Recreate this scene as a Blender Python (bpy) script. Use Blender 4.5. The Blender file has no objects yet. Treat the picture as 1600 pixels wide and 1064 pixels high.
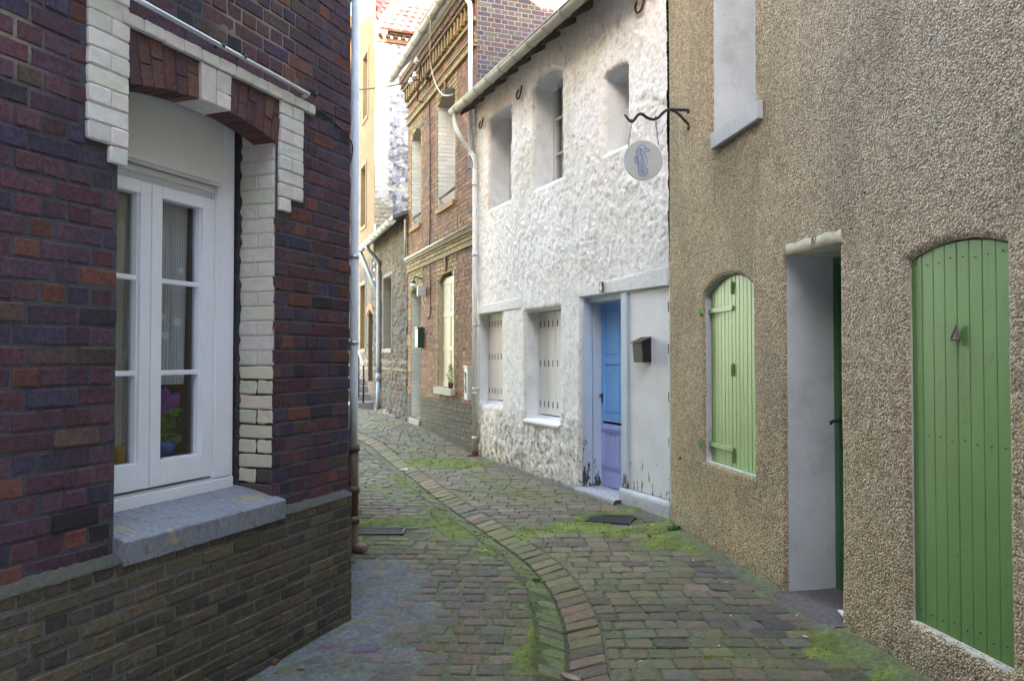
import bpy, math, random
import numpy as np
random.seed(7)
rnd = random.random
def ru(a, b): return a + (b - a) * random.random()
S = bpy.context.scene
COL = S.collection

# ------------------------------------------------------------------ camera
FP = 1244.4                     # focal length in photo pixels (1600 wide) = 28 mm
PIT = math.atan(28 / FP)
CAMZ = 1.5
cam = bpy.data.objects.new('camera', bpy.data.cameras.new('camera'))
COL.objects.link(cam)
cam.data.sensor_width = 36; cam.data.lens = 28
cam.data.clip_start = 0.05; cam.data.clip_end = 2000
cam.location = (0, 0, CAMZ); cam.rotation_euler = (math.pi / 2 + PIT, 0, 0)
S.camera = cam

def ray(px, py):
    xc = (px - 800) / FP; yc = (532 - py) / FP
    return (xc, math.cos(PIT) - yc * math.sin(PIT), math.sin(PIT) + yc * math.cos(PIT))

class Frame:
    """a facade: local x along it (to the right seen from the lane), y into the wall, z up"""
    def __init__(s, ox, oy, dx, dy, oz=0):
        l = math.hypot(dx, dy); s.o = (ox, oy, oz); s.dx = dx / l; s.dy = dy / l
        s.rot = math.atan2(s.dy, s.dx)
    def uz(s, px, py, d=0):
        r = ray(px, py); nx, ny = -s.dy, s.dx
        t = ((s.o[0] + nx * d) * nx + (s.o[1] + ny * d) * ny) / (r[0] * nx + r[1] * ny)
        X, Y, Z = r[0] * t, r[1] * t, CAMZ + r[2] * t
        return ((X - s.o[0]) * s.dx + (Y - s.o[1]) * s.dy, Z - s.o[2])
    def u(s, px, d=0): return s.uz(px, 560, d)[0]
    def z(s, px, py, d=0): return s.uz(px, py, d)[1]
    def w(s, u, d, z): return (s.o[0] + s.dx * u - s.dy * d, s.o[1] + s.dy * u + s.dx * d, z + s.o[2])
    def inv(s, X, Y): return ((X - s.o[0]) * s.dx + (Y - s.o[1]) * s.dy, -(X - s.o[0]) * s.dy + (Y - s.o[1]) * s.dx)

WORLD = Frame(0, 0, 1, 0)
def line_pt(px, vp, a):         # point where pixel column px meets the wall line with vanishing point vp
    s = (vp - 800) / FP
    Y = a / ((px - 800) / FP - s); return ((px - 800) / FP * Y, Y)
# right-hand facades, each from its far end towards the camera
aS, aW = CAMZ / .61, CAMZ / .3333
def facade(far, vp):
    s = (vp - 800) / FP
    return Frame(far[0], far[1], -s, -1)
FS = facade(line_pt(1050, 615, aS), 615)
wfar = line_pt(745, 280, aW)
FW = facade(wfar, 280)
def chain(near, px, vp):
    s = (vp - 800) / FP; a = near[0] - s * near[1]
    return line_pt(px, vp, a)
rfar = chain(wfar, 637, 335); FR = facade(rfar, 335)
tfar = chain(rfar, 585, 377); FT = facade(tfar, 377)
ufar = chain(tfar, 548, 337); FU = facade(ufar, 337)
LU = math.hypot(tfar[0] - ufar[0], tfar[1] - ufar[1])
LT = math.hypot(tfar[0] - rfar[0], tfar[1] - rfar[1])
LR = math.hypot(wfar[0] - rfar[0], wfar[1] - rfar[1])
LW = 5.12
FG = Frame(tfar[0], tfar[1], -FU.dy, FU.dx)
# left house: x to the right means away from the camera
aL, vL = 2.63, 1270
sL = (vL - 800) / FP
yc_ = aL / (.2009 + sL)
cornerL = (sL * yc_ - aL, yc_)
_o = (sL * 2.5 - aL, 2.5)
FL = Frame(_o[0], _o[1], sL, 1)
LLc = FL.inv(*cornerL)[0]       # u of the corner

def sstep(a, b, x):
    t = np.clip((x - a) / (b - a), 0, 1); return t * t * (3 - 2 * t)
def gz(x, y):                   # lie of the land: the lane climbs a little beyond the white house
    return .2 * sstep(11.0, 15.5, y)
def ground_px(px, py):
    r = ray(px, py); z = 0.0
    for _ in range(8):
        t = (z - CAMZ) / r[2]; z = float(gz(r[0] * t, r[1] * t))
    return (r[0] * t, r[1] * t)

# ------------------------------------------------------------------ numpy noise
def _h(ix, iy, s):
    n = (ix.astype(np.int64) * 374761393 + iy.astype(np.int64) * 668265263 + s * 1274126177) & 0xffffffff
    n = ((n ^ (n >> 13)) * 1274126177) & 0xffffffff
    n = (n ^ (n >> 16)) & 0xffffffff
    return n / 4294967295.0
def vn(x, y, s=0):
    ix = np.floor(x); iy = np.floor(y); fx = x - ix; fy = y - iy
    fx = fx * fx * (3 - 2 * fx); fy = fy * fy * (3 - 2 * fy)
    a = _h(ix, iy, s); b = _h(ix + 1, iy, s); c = _h(ix, iy + 1, s); d = _h(ix + 1, iy + 1, s)
    return (a + (b - a) * fx) * (1 - fy) + (c + (d - c) * fx) * fy
def fbm(x, y, s=0, o=4):
    r = 0; amp = .5; t = 0
    for k in range(o):
        r = r + amp * vn(x, y, s + k * 17); t += amp; x = x * 2.03 + 5.1; y = y * 2.03 + 1.7; amp *= .5
    return r / t
def worley(x, y, s=0):
    ix = np.floor(x); iy = np.floor(y)
    f1 = np.full(x.shape, 9.); f2 = f1.copy(); cid = np.zeros(x.shape)
    for i in (-1, 0, 1):
        for j in (-1, 0, 1):
            cx = ix + i; cy = iy + j
            px = cx + .15 + .7 * _h(cx, cy, s); py = cy + .15 + .7 * _h(cx, cy, s + 91)
            d = np.hypot(px - x, py - y); c = _h(cx, cy, s + 33)
            m = d < f1
            f2 = np.where(m, f1, np.minimum(f2, d)); cid = np.where(m, c, cid); f1 = np.where(m, d, f1)
    return f1, f2, cid

# ------------------------------------------------------------------ materials
def lin(c):
    return tuple((v / 255 / 12.92 if v / 255 <= .04045 else ((v / 255 + .055) / 1.055) ** 2.4) for v in c)
class NT:
    def __init__(s, name):
        s.m = bpy.data.materials.new(name); s.m.use_nodes = True
        s.n = s.m.node_tree.nodes; s.l = s.m.node_tree.links
        s.b = s.n['Principled BSDF']; s.out = s.n['Material Output']
        s.co = s.n.new('ShaderNodeTexCoord').outputs['Object']
    def noise(s, scale, detail=4, rough=.55, vec=None, dist=0):
        n = s.n.new('ShaderNodeTexNoise'); n.inputs['Scale'].default_value = scale
        n.inputs['Detail'].default_value = detail; n.inputs['Roughness'].default_value = rough
        n.inputs['Distortion'].default_value = dist
        s.l.new(vec or s.co, n.inputs['Vector']); return n.outputs['Fac']
    def voro(s, scale, feat='F1', out='Distance', vec=None):
        n = s.n.new('ShaderNodeTexVoronoi'); n.feature = feat; n.inputs['Scale'].default_value = scale
        s.l.new(vec or s.co, n.inputs['Vector']); return n.outputs[out]
    def scale_vec(s, v):
        n = s.n.new('ShaderNodeMapping'); n.inputs['Scale'].default_value = v
        s.l.new(s.co, n.inputs['Vector']); return n.outputs[0]
    def rng(s, x, a, b, c=0, d=1):
        n = s.n.new('ShaderNodeMapRange'); s.l.new(x, n.inputs[0])
        for i, v in enumerate((a, b, c, d)): n.inputs[i + 1].default_value = v
        return n.outputs[0]
    def math(s, op, a, b=None):
        n = s.n.new('ShaderNodeMath'); n.operation = op
        for i, v in enumerate((a, b)):
            if v is None: continue
            if isinstance(v, (int, float)): n.inputs[i].default_value = v
            else: s.l.new(v, n.inputs[i])
        return n.outputs[0]
    def mix(s, f, a, b, mode='MIX'):
        n = s.n.new('ShaderNodeMix'); n.data_type = 'RGBA'; n.blend_type = mode
        for i, v in ((0, f), (6, a), (7, b)):
            if isinstance(v, (int, float)): n.inputs[i].default_value = v
            elif isinstance(v, tuple): n.inputs[i].default_value = (*v[:3], 1)
            else: s.l.new(v, n.inputs[i])
        return n.outputs[2]
    def attr(s, name='Col'):
        n = s.n.new('ShaderNodeAttribute'); n.attribute_name = name; return n.outputs['Color']
    def sep(s, i):
        n = s.n.new('ShaderNodeSeparateXYZ'); s.l.new(s.co, n.inputs[0]); return n.outputs[i]
    def bump(s, h, strength=.5, dist=.01, prev=None):
        n = s.n.new('ShaderNodeBump'); n.inputs['Strength'].default_value = strength
        n.inputs['Distance'].default_value = dist; s.l.new(h, n.inputs['Height'])
        if prev: s.l.new(prev, n.inputs['Normal'])
        s.l.new(n.outputs[0], s.b.inputs['Normal']); return n.outputs[0]
    def color(s, c):
        if isinstance(c, tuple): s.b.inputs['Base Color'].default_value = (*c[:3], 1)
        else: s.l.new(c, s.b.inputs['Base Color'])
    def set(s, **k):
        for n, v in k.items():
            i = s.b.inputs[n.replace('_', ' ')]
            if isinstance(v, (int, float)): i.default_value = v
            else: s.l.new(v, i)

def m_attr(name, rough=.85, nscale=40, amt=.35, bscale=120, bstr=.5, bdist=.003, spec=.3):
    """mineral surface that takes its own colour from the mesh (each brick or stone its own tint)"""
    t = NT(name); c = t.attr()
    n = t.rng(t.noise(nscale, 6, .65), .3, .7, 1 - amt, 1 + amt)
    c = t.mix(1.0, c, t.mix(0, (1, 1, 1), (1, 1, 1)), 'MULTIPLY')
    v = t.n.new('ShaderNodeVectorMath'); v.operation = 'SCALE'; t.l.new(c, v.inputs[0]); t.l.new(n, v.inputs['Scale'])
    t.color(v.outputs[0]); t.set(Roughness=rough); t.set(Specular_IOR_Level=spec)
    t.bump(t.noise(bscale, 5, .6), bstr, bdist); return t.m
def m_plain(name, c, rough=.5, metal=0, var=.12, nscale=8, bstr=.15, bscale=60, bdist=.002, stain=None, samt=.4, sscale=3, stretch=None, spec=.4):
    t = NT(name); vec = t.scale_vec(stretch) if stretch else None
    n = t.noise(nscale, 5, .6, vec)
    a = tuple(v * (1 - var) for v in c); b = tuple(min(1, v * (1 + var)) for v in c)
    cc = t.mix(t.rng(n, .3, .7), a, b)
    if stain:
        cc = t.mix(t.rng(t.noise(sscale, 8, .7, vec), .52, .72, 0, samt), cc, stain)
    t.color(cc); t.set(Roughness=rough, Metallic=metal, Specular_IOR_Level=spec)
    t.bump(t.noise(bscale, 4, .6, vec), bstr, bdist); return t.m

M = {}
M['brick'] = m_attr('brick', .8, 55, .4, 150, .7, .003)
M['mortar'] = m_attr('mortar', .95, 90, .35, 200, .8, .003)
M['stone'] = m_attr('stone', .9, 30, .35, 110, .7, .006)
M['paint_brick'] = m_attr('painted_brick', .6, 25, .1, 90, .5, .003)
M['pvc'] = m_plain('white_plastic', (.74, .77, .82), .32, var=.03, bstr=.02)
M['box_paint'] = m_plain('grey_white_plastic', (.56, .58, .55), .5, var=.07, nscale=3, stain=(.3, .28, .2), samt=.3)
M['zinc'] = m_plain('zinc', (.42, .40, .34), .5, .25, var=.12, nscale=6, stain=(.3, .28, .22), samt=.5)
M['pipe_grey'] = m_plain('grey_paint', (.70, .75, .82), .45, var=.07, nscale=4, stain=(.25, .24, .22), samt=.4)
M['pipe_white'] = m_plain('off_white_paint', (.66, .65, .6), .45, var=.06, nscale=4, stain=(.3, .26, .2), samt=.5)
M['cast'] = m_plain('brown_cast_iron', (.15, .095, .065), .5, var=.25, nscale=12, stain=(.05, .04, .035), samt=.7)
M['iron'] = m_plain('dark_iron', (.035, .034, .038), .55, .3, var=.3, nscale=30, bstr=.4)
M['rust'] = m_plain('rusty_iron', (.13, .06, .035), .8, var=.4, nscale=40, bstr=.5)
M['steel'] = m_plain('bright_metal', (.55, .57, .62), .35, .6, var=.1)
def m_flaking(name, paint, under, scale, lo, rough=.7, bstr=.8, bscale=60, bdist=.004):
    t = NT(name); n = t.noise(scale, 10, .72, dist=.4); f = t.rng(n, lo, lo + .012)
    g = t.rng(t.noise(scale * 5, 8, .7), .3, .7); a = t.mix(g, tuple(v * .68 for v in paint), tuple(min(1, v * 1.25) for v in paint))
    a = t.mix(t.rng(t.noise(scale * 2.2, 9, .75), .56, .60, 0, .5), a, tuple(v * .45 for v in paint))
    b = t.mix(g, tuple(v * .7 for v in under), under); t.color(t.mix(f, a, b)); t.set(Roughness=rough, Specular_IOR_Level=.35)
    h = t.math('SUBTRACT', t.math('MULTIPLY', t.noise(bscale, 6, .7), .8), f); t.bump(h, bstr, bdist); return t.m
M['cement'] = m_flaking('flaking_cement_paint', (.20, .215, .25), (.36, .32, .22), 9, .575)
M['cream'] = m_plain('cream_stone', (.46, .44, .37), .85, var=.14, nscale=14, bstr=.6, bscale=90, bdist=.004, stain=(.2, .18, .13), samt=.5)
M['whitewood'] = m_plain('white_board', (.58, .59, .60), .55, var=.06, nscale=3, bstr=.25, bscale=30, stain=(.32, .3, .26), samt=.35, stretch=(3, 3, .4))
M['shutter_white'] = m_plain('white_shutter_paint', (.72, .71, .67), .55, var=.04, nscale=3, stain=(.42, .4, .34), samt=.3)
M['beige'] = m_plain('beige_paint', (.50, .40, .26), .55, var=.06, nscale=3, stain=(.36, .28, .18), samt=.3)
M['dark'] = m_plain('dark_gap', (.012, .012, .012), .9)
M['black'] = m_plain('black_mastic', (.03, .032, .036), .8, var=.5, nscale=30, bstr=.8, bscale=40, bdist=.006)
M['soil'] = m_plain('asphalt', (.06, .058, .05), .95, var=.3, nscale=3)
M['cable'] = m_plain('cable_black', (.03, .03, .03), .6)
M['cable_white'] = m_plain('cable_white', (.5, .48, .42), .6)
M['porcelain'] = m_plain('porcelain', (.7, .72, .72), .2)
M['timber'] = m_plain('old_timber', (.12, .09, .07), .8, var=.3, nscale=10, stretch=(1, 1, .1))
M['slate'] = m_plain('slate', (.09, .09, .1), .6, var=.3, nscale=6)
M['leaf'] = m_plain('leaf_green', (.09, .25, .03), .6, var=.4, nscale=20)
M['moss_leaf'] = m_plain('weed_green', (.07, .20, .025), .7, var=.4, nscale=20)
M['terracotta'] = m_plain('terracotta', (.08, .04, .03), .7)
M['petal'] = m_plain('purple_petal', (.40, .11, .48), .6, var=.4, nscale=30)
M['bluepot'] = m_plain('blue_glaze', (.03, .08, .4), .2)
M['cuppaint'] = m_plain('yellow_orange_glaze', (.4, .2, .02), .35, var=.3, nscale=20)
M['greenbox'] = m_plain('dark_green_paint', (.012, .06, .035), .4)
M['utility'] = m_plain('grey_utility_paint', (.5, .5, .47), .5, var=.06, stain=(.3, .28, .25), samt=.3)
M['mailbox'] = m_plain('black_box_paint', (.013, .011, .012), .5, 0, var=.3)
M['paper'] = m_plain('paper', (.7, .7, .68), .6)
M['paper_red'] = m_plain('red_print', (.6, .05, .03), .5)
M['paper_green'] = m_plain('green_print', (.1, .45, .1), .5)
M['bluewhite_reveal'] = m_plain('pale_render', (.47, .485, .49), .85, var=.1, nscale=2.5, bstr=.6, bscale=45, bdist=.004, stain=(.25, .25, .23), samt=.6, sscale=3)
M['lintel_stone'] = m_plain('tan_lintel_stone', (.44, .38, .28), .85, var=.15, nscale=14, bstr=.7, bscale=70, bdist=.004, stain=(.2, .17, .12), samt=.6)
M['tanstone'] = m_plain('tan_surround', (.20, .145, .085), .85, var=.15, nscale=8)
M['greystone'] = m_plain('grey_surround', (.20, .18, .15), .85, var=.15, nscale=8)
M['pipe_dull'] = m_plain('dull_zinc_pipe', (.30, .33, .38), .5, var=.1, nscale=4, stain=(.15, .15, .15), samt=.5)
M['limeboard'] = m_plain('limewashed_timber', (.76, .755, .74), .8, var=.08, nscale=5, bstr=.7, bscale=30, bdist=.006, stain=(.42, .39, .33), samt=.55, sscale=5)
M['whiteplaster'] = m_plain('white_limewash', (.70, .71, .71), .85, var=.08, nscale=4, bstr=.8, bscale=28, bdist=.008, stain=(.38, .37, .34), samt=.6, sscale=3)
M['sill_paint'] = m_plain('pinkish_sill_paint', (.46, .44, .44), .7, var=.08, nscale=12, stain=(.3, .26, .25), samt=.4, stretch=(4, 1, 1))
M['plate'] = m_plain('enamel_black', (.01, .01, .03), .3)
M['enamel'] = m_plain('enamel_white', (.8, .8, .8), .3)
M['bronze'] = m_plain('bronze', (.16, .12, .085), .5, .2, var=.3, nscale=60)
M['board'] = m_plain('sign_board', (.42, .44, .43), .5, var=.03)
M['seablue'] = m_plain('blue_ink', (.03, .12, .62), .5)
M['wire_rail'] = m_plain('rail_paint', (.6, .58, .5), .4)
M['ink'] = m_plain('ink', (.03, .03, .035), .6)

def m_painted_planks(name, c, dirt, grain=.35):
    t = NT(name)
    v = t.scale_vec((14, 14, .8))
    n = t.noise(3, 6, .65, v); n2 = t.noise(1.2, 5, .6)
    cc = t.mix(t.rng(n2, .3, .7), tuple(x * .82 for x in c), tuple(min(1, x * 1.15) for x in c))
    cc = t.mix(t.rng(n, .55, .8, 0, .28), cc, dirt)
    cc = t.mix(t.rng(t.noise(26, 3, .5), .66, .70, 0, .55), cc, dirt)
    ch = t.rng(t.noise(5, 10, .78, t.scale_vec((3, 3, .8))), .66, .675); cc = t.mix(t.math('MULTIPLY', ch, .75), cc, (.22, .21, .17))
    fade = t.rng(t.noise(.9, 6, .7, t.scale_vec((6, 6, .5))), .35, .7, 0, .35); cc = t.mix(fade, cc, tuple(min(1, x * 1.3 + .03) for x in c))
    t.color(cc); t.set(Roughness=.5, Specular_IOR_Level=.4)
    t.bump(n, grain, .003); return t.m
M['green'] = m_painted_planks('green_plank_paint', (.108, .215, .064), (.05, .09, .035))
M['greenlight'] = m_painted_planks('light_green_plank_paint', (.215, .345, .115), (.11, .17, .06))
M['greendark'] = m_painted_planks('dark_green_door_paint', (.04, .13, .05), (.02, .05, .02))
M['blue'] = m_painted_planks('sky_blue_paint', (.17, .46, .88), (.10, .26, .5), .2)
M['violet'] = m_painted_planks('lavender_blue_paint', (.36, .44, .80), (.22, .28, .5), .2)

def m_peeling(name, c, under, z_low, amt=.6):
    """paint that flakes more towards the foot of the board"""
    t = NT(name)
    n = t.noise(7, 9, .75, t.scale_vec((2.2, 2.2, .7)))
    z = t.sep(2)
    thr = t.rng(z, z_low, z_low + .9, .50, .70)
    f = t.math('GREATER_THAN', n, thr)
    n2 = t.noise(3, 5)
    base = t.mix(t.rng(n2, .35, .7), c, tuple(v * .86 for v in c))
    t.color(t.mix(f, base, under)); t.set(Roughness=.6)
    t.bump(t.math('MULTIPLY', f, -1.0), .6, .003); return t.m
M['peel'] = m_peeling('flaking_white_paint', (.72, .73, .75), (.07, .045, .03), -.02)
M['peelblue'] = m_peeling('flaking_pale_blue_paint', (.48, .56, .66), (.06, .05, .045), .1)

def m_glass():
    t = NT('window_glass'); t.n.remove(t.b)
    tr = t.n.new('ShaderNodeBsdfTransparent'); tr.inputs[0].default_value = (.85, .88, .9, 1)
    g = t.n.new('ShaderNodeBsdfGlossy'); g.inputs['Roughness'].default_value = .02
    f = t.n.new('ShaderNodeLayerWeight')
    bn = t.n.new('ShaderNodeBump'); bn.inputs['Strength'].default_value = .04
    t.l.new(t.noise(2.5, 1), bn.inputs['Height']); t.l.new(bn.outputs[0], g.inputs['Normal'])
    mx = t.n.new('ShaderNodeMixShader'); fm = t.math('ADD', t.math('MULTIPLY', t.math('POWER', f.outputs[1], 3.5), .8), .05)
    t.l.new(fm, mx.inputs[0]); t.l.new(tr.outputs[0], mx.inputs[1]); t.l.new(g.outputs[0], mx.inputs[2])
    t.l.new(mx.outputs[0], t.out.inputs[0]); return t.m
M['glass'] = m_glass()
def m_lace(name, c, dens, sc):
    t = NT(name)
    w = t.n.new('ShaderNodeTexWave'); w.bands_direction = 'Z'; w.inputs['Scale'].default_value = sc; w.inputs['Distortion'].default_value = 2.5
    t.l.new(t.co, w.inputs['Vector'])
    w2 = t.n.new('ShaderNodeTexWave'); w2.bands_direction = 'X'; w2.inputs['Scale'].default_value = sc * .8; w2.inputs['Distortion'].default_value = 2.0
    t.l.new(t.co, w2.inputs['Vector'])
    v = t.voro(9)
    pat = t.math('MAXIMUM', t.math('MULTIPLY', w.outputs['Fac'], w2.outputs['Fac']), t.rng(v, .16, .2, .7, 0))
    t.color(c); t.set(Roughness=.9, Alpha=t.rng(pat, 0, 1, dens, min(1, dens + .6))); return t.m
M['lace'] = m_lace('lace', (.85, .85, .85), .42, 34)
M['net'] = m_lace('ribbed_net', (.75, .66, .5), .7, 40)
def m_stucco():
    t = NT('pebble_dash'); c = t.attr()
    v = t.voro(92); cc = t.voro(92, out='Color')
    sp = t.n.new('ShaderNodeSeparateColor'); t.l.new(cc, sp.inputs[0])
    ramp = t.mix(t.rng(sp.outputs[0], 0, 1), (.66, .62, .57), (1.38, 1.38, 1.38))
    col = t.mix(1.0, c, ramp, 'MULTIPLY')
    col = t.mix(t.rng(v, .42, .78, 0, .65), col, (.13, .095, .06))
    t.color(col); t.set(Roughness=.85, Specular_IOR_Level=.3)
    h = t.math('ADD', t.rng(v, 0, .7, 1, 0), t.math('MULTIPLY', t.noise(40, 4), .8))
    t.bump(h, .9, .009); return t.m
M['stucco'] = m_stucco()
M['limewash'] = m_attr('limewashed_rubble', .85, 22, .10, 45, .9, .008)
def m_sett():
    t = NT('sett_stone'); c = t.attr()
    v = t.n.new('ShaderNodeVectorMath'); v.operation = 'SCALE'; t.l.new(c, v.inputs[0]); t.l.new(t.rng(t.noise(26, 8, .7), .3, .7, .62, 1.38), v.inputs['Scale'])
    film = t.math('MULTIPLY', t.rng(t.noise(1.1, 4, .6), .34, .56), t.rng(t.noise(34, 8, .75), .40, .62))
    col = t.mix(t.math('MULTIPLY', film, .62), v.outputs[0], (.150, .125, .022))
    dirt = t.rng(t.noise(11, 9, .75), .55, .66, 0, .5); col = t.mix(dirt, col, (.05, .045, .04))
    lt = t.rng(t.noise(48, 6, .8), .64, .72, 0, .35); col = t.mix(lt, col, (.25, .23, .21))
    t.color(col); t.set(Roughness=.78, Specular_IOR_Level=.28); t.bump(t.noise(50, 8, .72), 1.0, .007); return t.m
M['sett'] = m_sett()

# ------------------------------------------------------------------ mesh building
class MB:
    def __init__(s): s.v = []; s.f = []; s.c = []; s.cc = (1, 1, 1)
    def add(s, vs, fs, col=None):
        o = len(s.v); s.v += vs; s.f += [tuple(i + o for i in f) for f in fs]
        s.c += [col or s.cc] * len(vs); return s
    def box(s, a0, a1, b0, b1, c0, c1, col=None):
        v = [(x, y, z) for x in (a0, a1) for y in (b0, b1) for z in (c0, c1)]
        return s.add(v, [(0, 1, 3, 2), (4, 6, 7, 5), (0, 4, 5, 1), (2, 3, 7, 6), (0, 2, 6, 4), (1, 5, 7, 3)], col)
    def prism(s, pts, d0, d1, col=None):          # outline (u,z), thickness along y
        n = len(pts); v = [(p[0], d0, p[1]) for p in pts] + [(p[0], d1, p[1]) for p in pts]
        f = [tuple(range(n)), tuple(range(2 * n - 1, n - 1, -1))]
        f += [(i, i + n, (i + 1) % n + n, (i + 1) % n) for i in range(n)]
        return s.add(v, f, col)
    def hexa(s, p, col=None):                     # 8 points, bottom 4 then top 4
        return s.add(list(p), [(3, 2, 1, 0), (4, 5, 6, 7), (0, 1, 5, 4), (1, 2, 6, 5), (2, 3, 7, 6), (3, 0, 4, 7)], col)
    def tube(s, pts, r, seg=8, col=None, cap=True):
        P = [np.array(p, float) for p in pts]; rs = r if isinstance(r, (list, tuple)) else [r] * len(P)
        v = []; ref = None
        for i, p in enumerate(P):
            t = (P[min(i + 1, len(P) - 1)] - P[max(i - 1, 0)]); t = t / (np.linalg.norm(t) + 1e-9)
            if ref is None: ref = np.array((0, 0, 1.)) if abs(t[2]) < .9 else np.array((1., 0, 0))
            a = np.cross(t, ref); a /= np.linalg.norm(a) + 1e-9; b = np.cross(a, t); ref = b
            for k in range(seg):
                an = 2 * math.pi * k / seg
                v.append(tuple(p + rs[i] * (math.cos(an) * a + math.sin(an) * b)))
        n = len(P); f = [(i * seg + k, i * seg + (k + 1) % seg, (i + 1) * seg + (k + 1) % seg, (i + 1) * seg + k) for i in range(n - 1) for k in range(seg)]
        if cap: f += [tuple(range(seg - 1, -1, -1)), tuple((n - 1) * seg + k for k in range(seg))]
        return s.add(v, f, col)
    def lathe(s, prof, cx, cy, seg=16, col=None):
        v = [(cx + r * math.cos(2 * math.pi * k / seg), cy + r * math.sin(2 * math.pi * k / seg), z) for r, z in prof for k in range(seg)]
        f = [(i * seg + k, i * seg + (k + 1) % seg, (i + 1) * seg + (k + 1) % seg, (i + 1) * seg + k) for i in range(len(prof) - 1) for k in range(seg)]
        return s.add(v, f, col)
    def quad(s, p, col=None): return s.add(list(p), [(0, 1, 2, 3)], col)

BASE = {}
def link_mesh(name, verts, faces, cols, mat, parent, base, smooth=False, bevel=0):
    me = bpy.data.meshes.new(name)
    bx, by, bz = base
    if isinstance(verts, np.ndarray):
        verts = verts - np.array(base)
        nf = len(faces); me.vertices.add(len(verts)); me.loops.add(nf * 4); me.polygons.add(nf)
        me.vertices.foreach_set('co', verts.astype(np.float32).ravel())
        me.loops.foreach_set('vertex_index', faces.astype(np.int32).ravel())
        me.polygons.foreach_set('loop_start', np.arange(0, nf * 4, 4, dtype=np.int32))
        me.polygons.foreach_set('loop_total', np.full(nf, 4, np.int32))
        me.update(calc_edges=True)
    else:
        me.from_pydata([(a - bx, b - by, c - bz) for a, b, c in verts], [], faces)
    if cols is not None:
        ca = me.color_attributes.new('Col', 'FLOAT_COLOR', 'POINT')
        arr = np.ones((len(me.vertices), 4), np.float32); arr[:, :3] = np.asarray(cols, np.float32)
        ca.data.foreach_set('color', arr.ravel())
    if smooth: me.polygons.foreach_set('use_smooth', [True] * len(me.polygons))
    me.materials.append(mat); me.update()
    o = bpy.data.objects.new(name, me); COL.objects.link(o)
    if parent: o.parent = parent
    if bevel:
        b = o.modifiers.new('bevel', 'BEVEL'); b.width = bevel; b.segments = 2; b.limit_method = 'ANGLE'; b.angle_limit = .7
    return o
def thing(name, label, cat, F, base=(0, 0, 0), group=None):
    o = bpy.data.objects.new(name, None); COL.objects.link(o); o.empty_display_size = .2
    o.location = F.w(*base); o.rotation_euler = (0, 0, F.rot)
    o['label'] = label; o['category'] = cat
    if group: o['group'] = group
    BASE[o] = base; return o
def part(name, mb, mat, parent, smooth=False, bevel=0, label=None, cols=False):
    root = parent
    while root.parent: root = root.parent
    if isinstance(mb, MB): v, f, c = mb.v, mb.f, mb.c if cols else None
    else: v, f, c = mb
    o = link_mesh(name, v, f, c, M[mat], parent, BASE[root], smooth, bevel)
    if label: o['label'] = label
    return o
def single(name, label, cat, mb, mat, F, base, group=None, smooth=False, bevel=0, cols=False, kind=None):
    if isinstance(mb, MB): v, f, c = mb.v, mb.f, mb.c if cols else None
    else: v, f, c = mb
    o = link_mesh(name, v, f, c, M[mat], None, base, smooth, bevel)
    o.location = F.w(*base); o.rotation_euler = (0, 0, F.rot)
    if kind: o['kind'] = kind
    if label: o['label'] = label; o['category'] = cat
    if group: o['group'] = group
    BASE[o] = base; return o

def jit(c, v=.15):
    k = 1 + ru(-v, v); return tuple(max(0, x * k * (1 + ru(-.05, .05))) for x in c)
def pick(pal):
    r = rnd() * sum(p[1] for p in pal)
    for c, w in pal:
        r -= w
        if r <= 0: return c
    return pal[-1][0]

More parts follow.
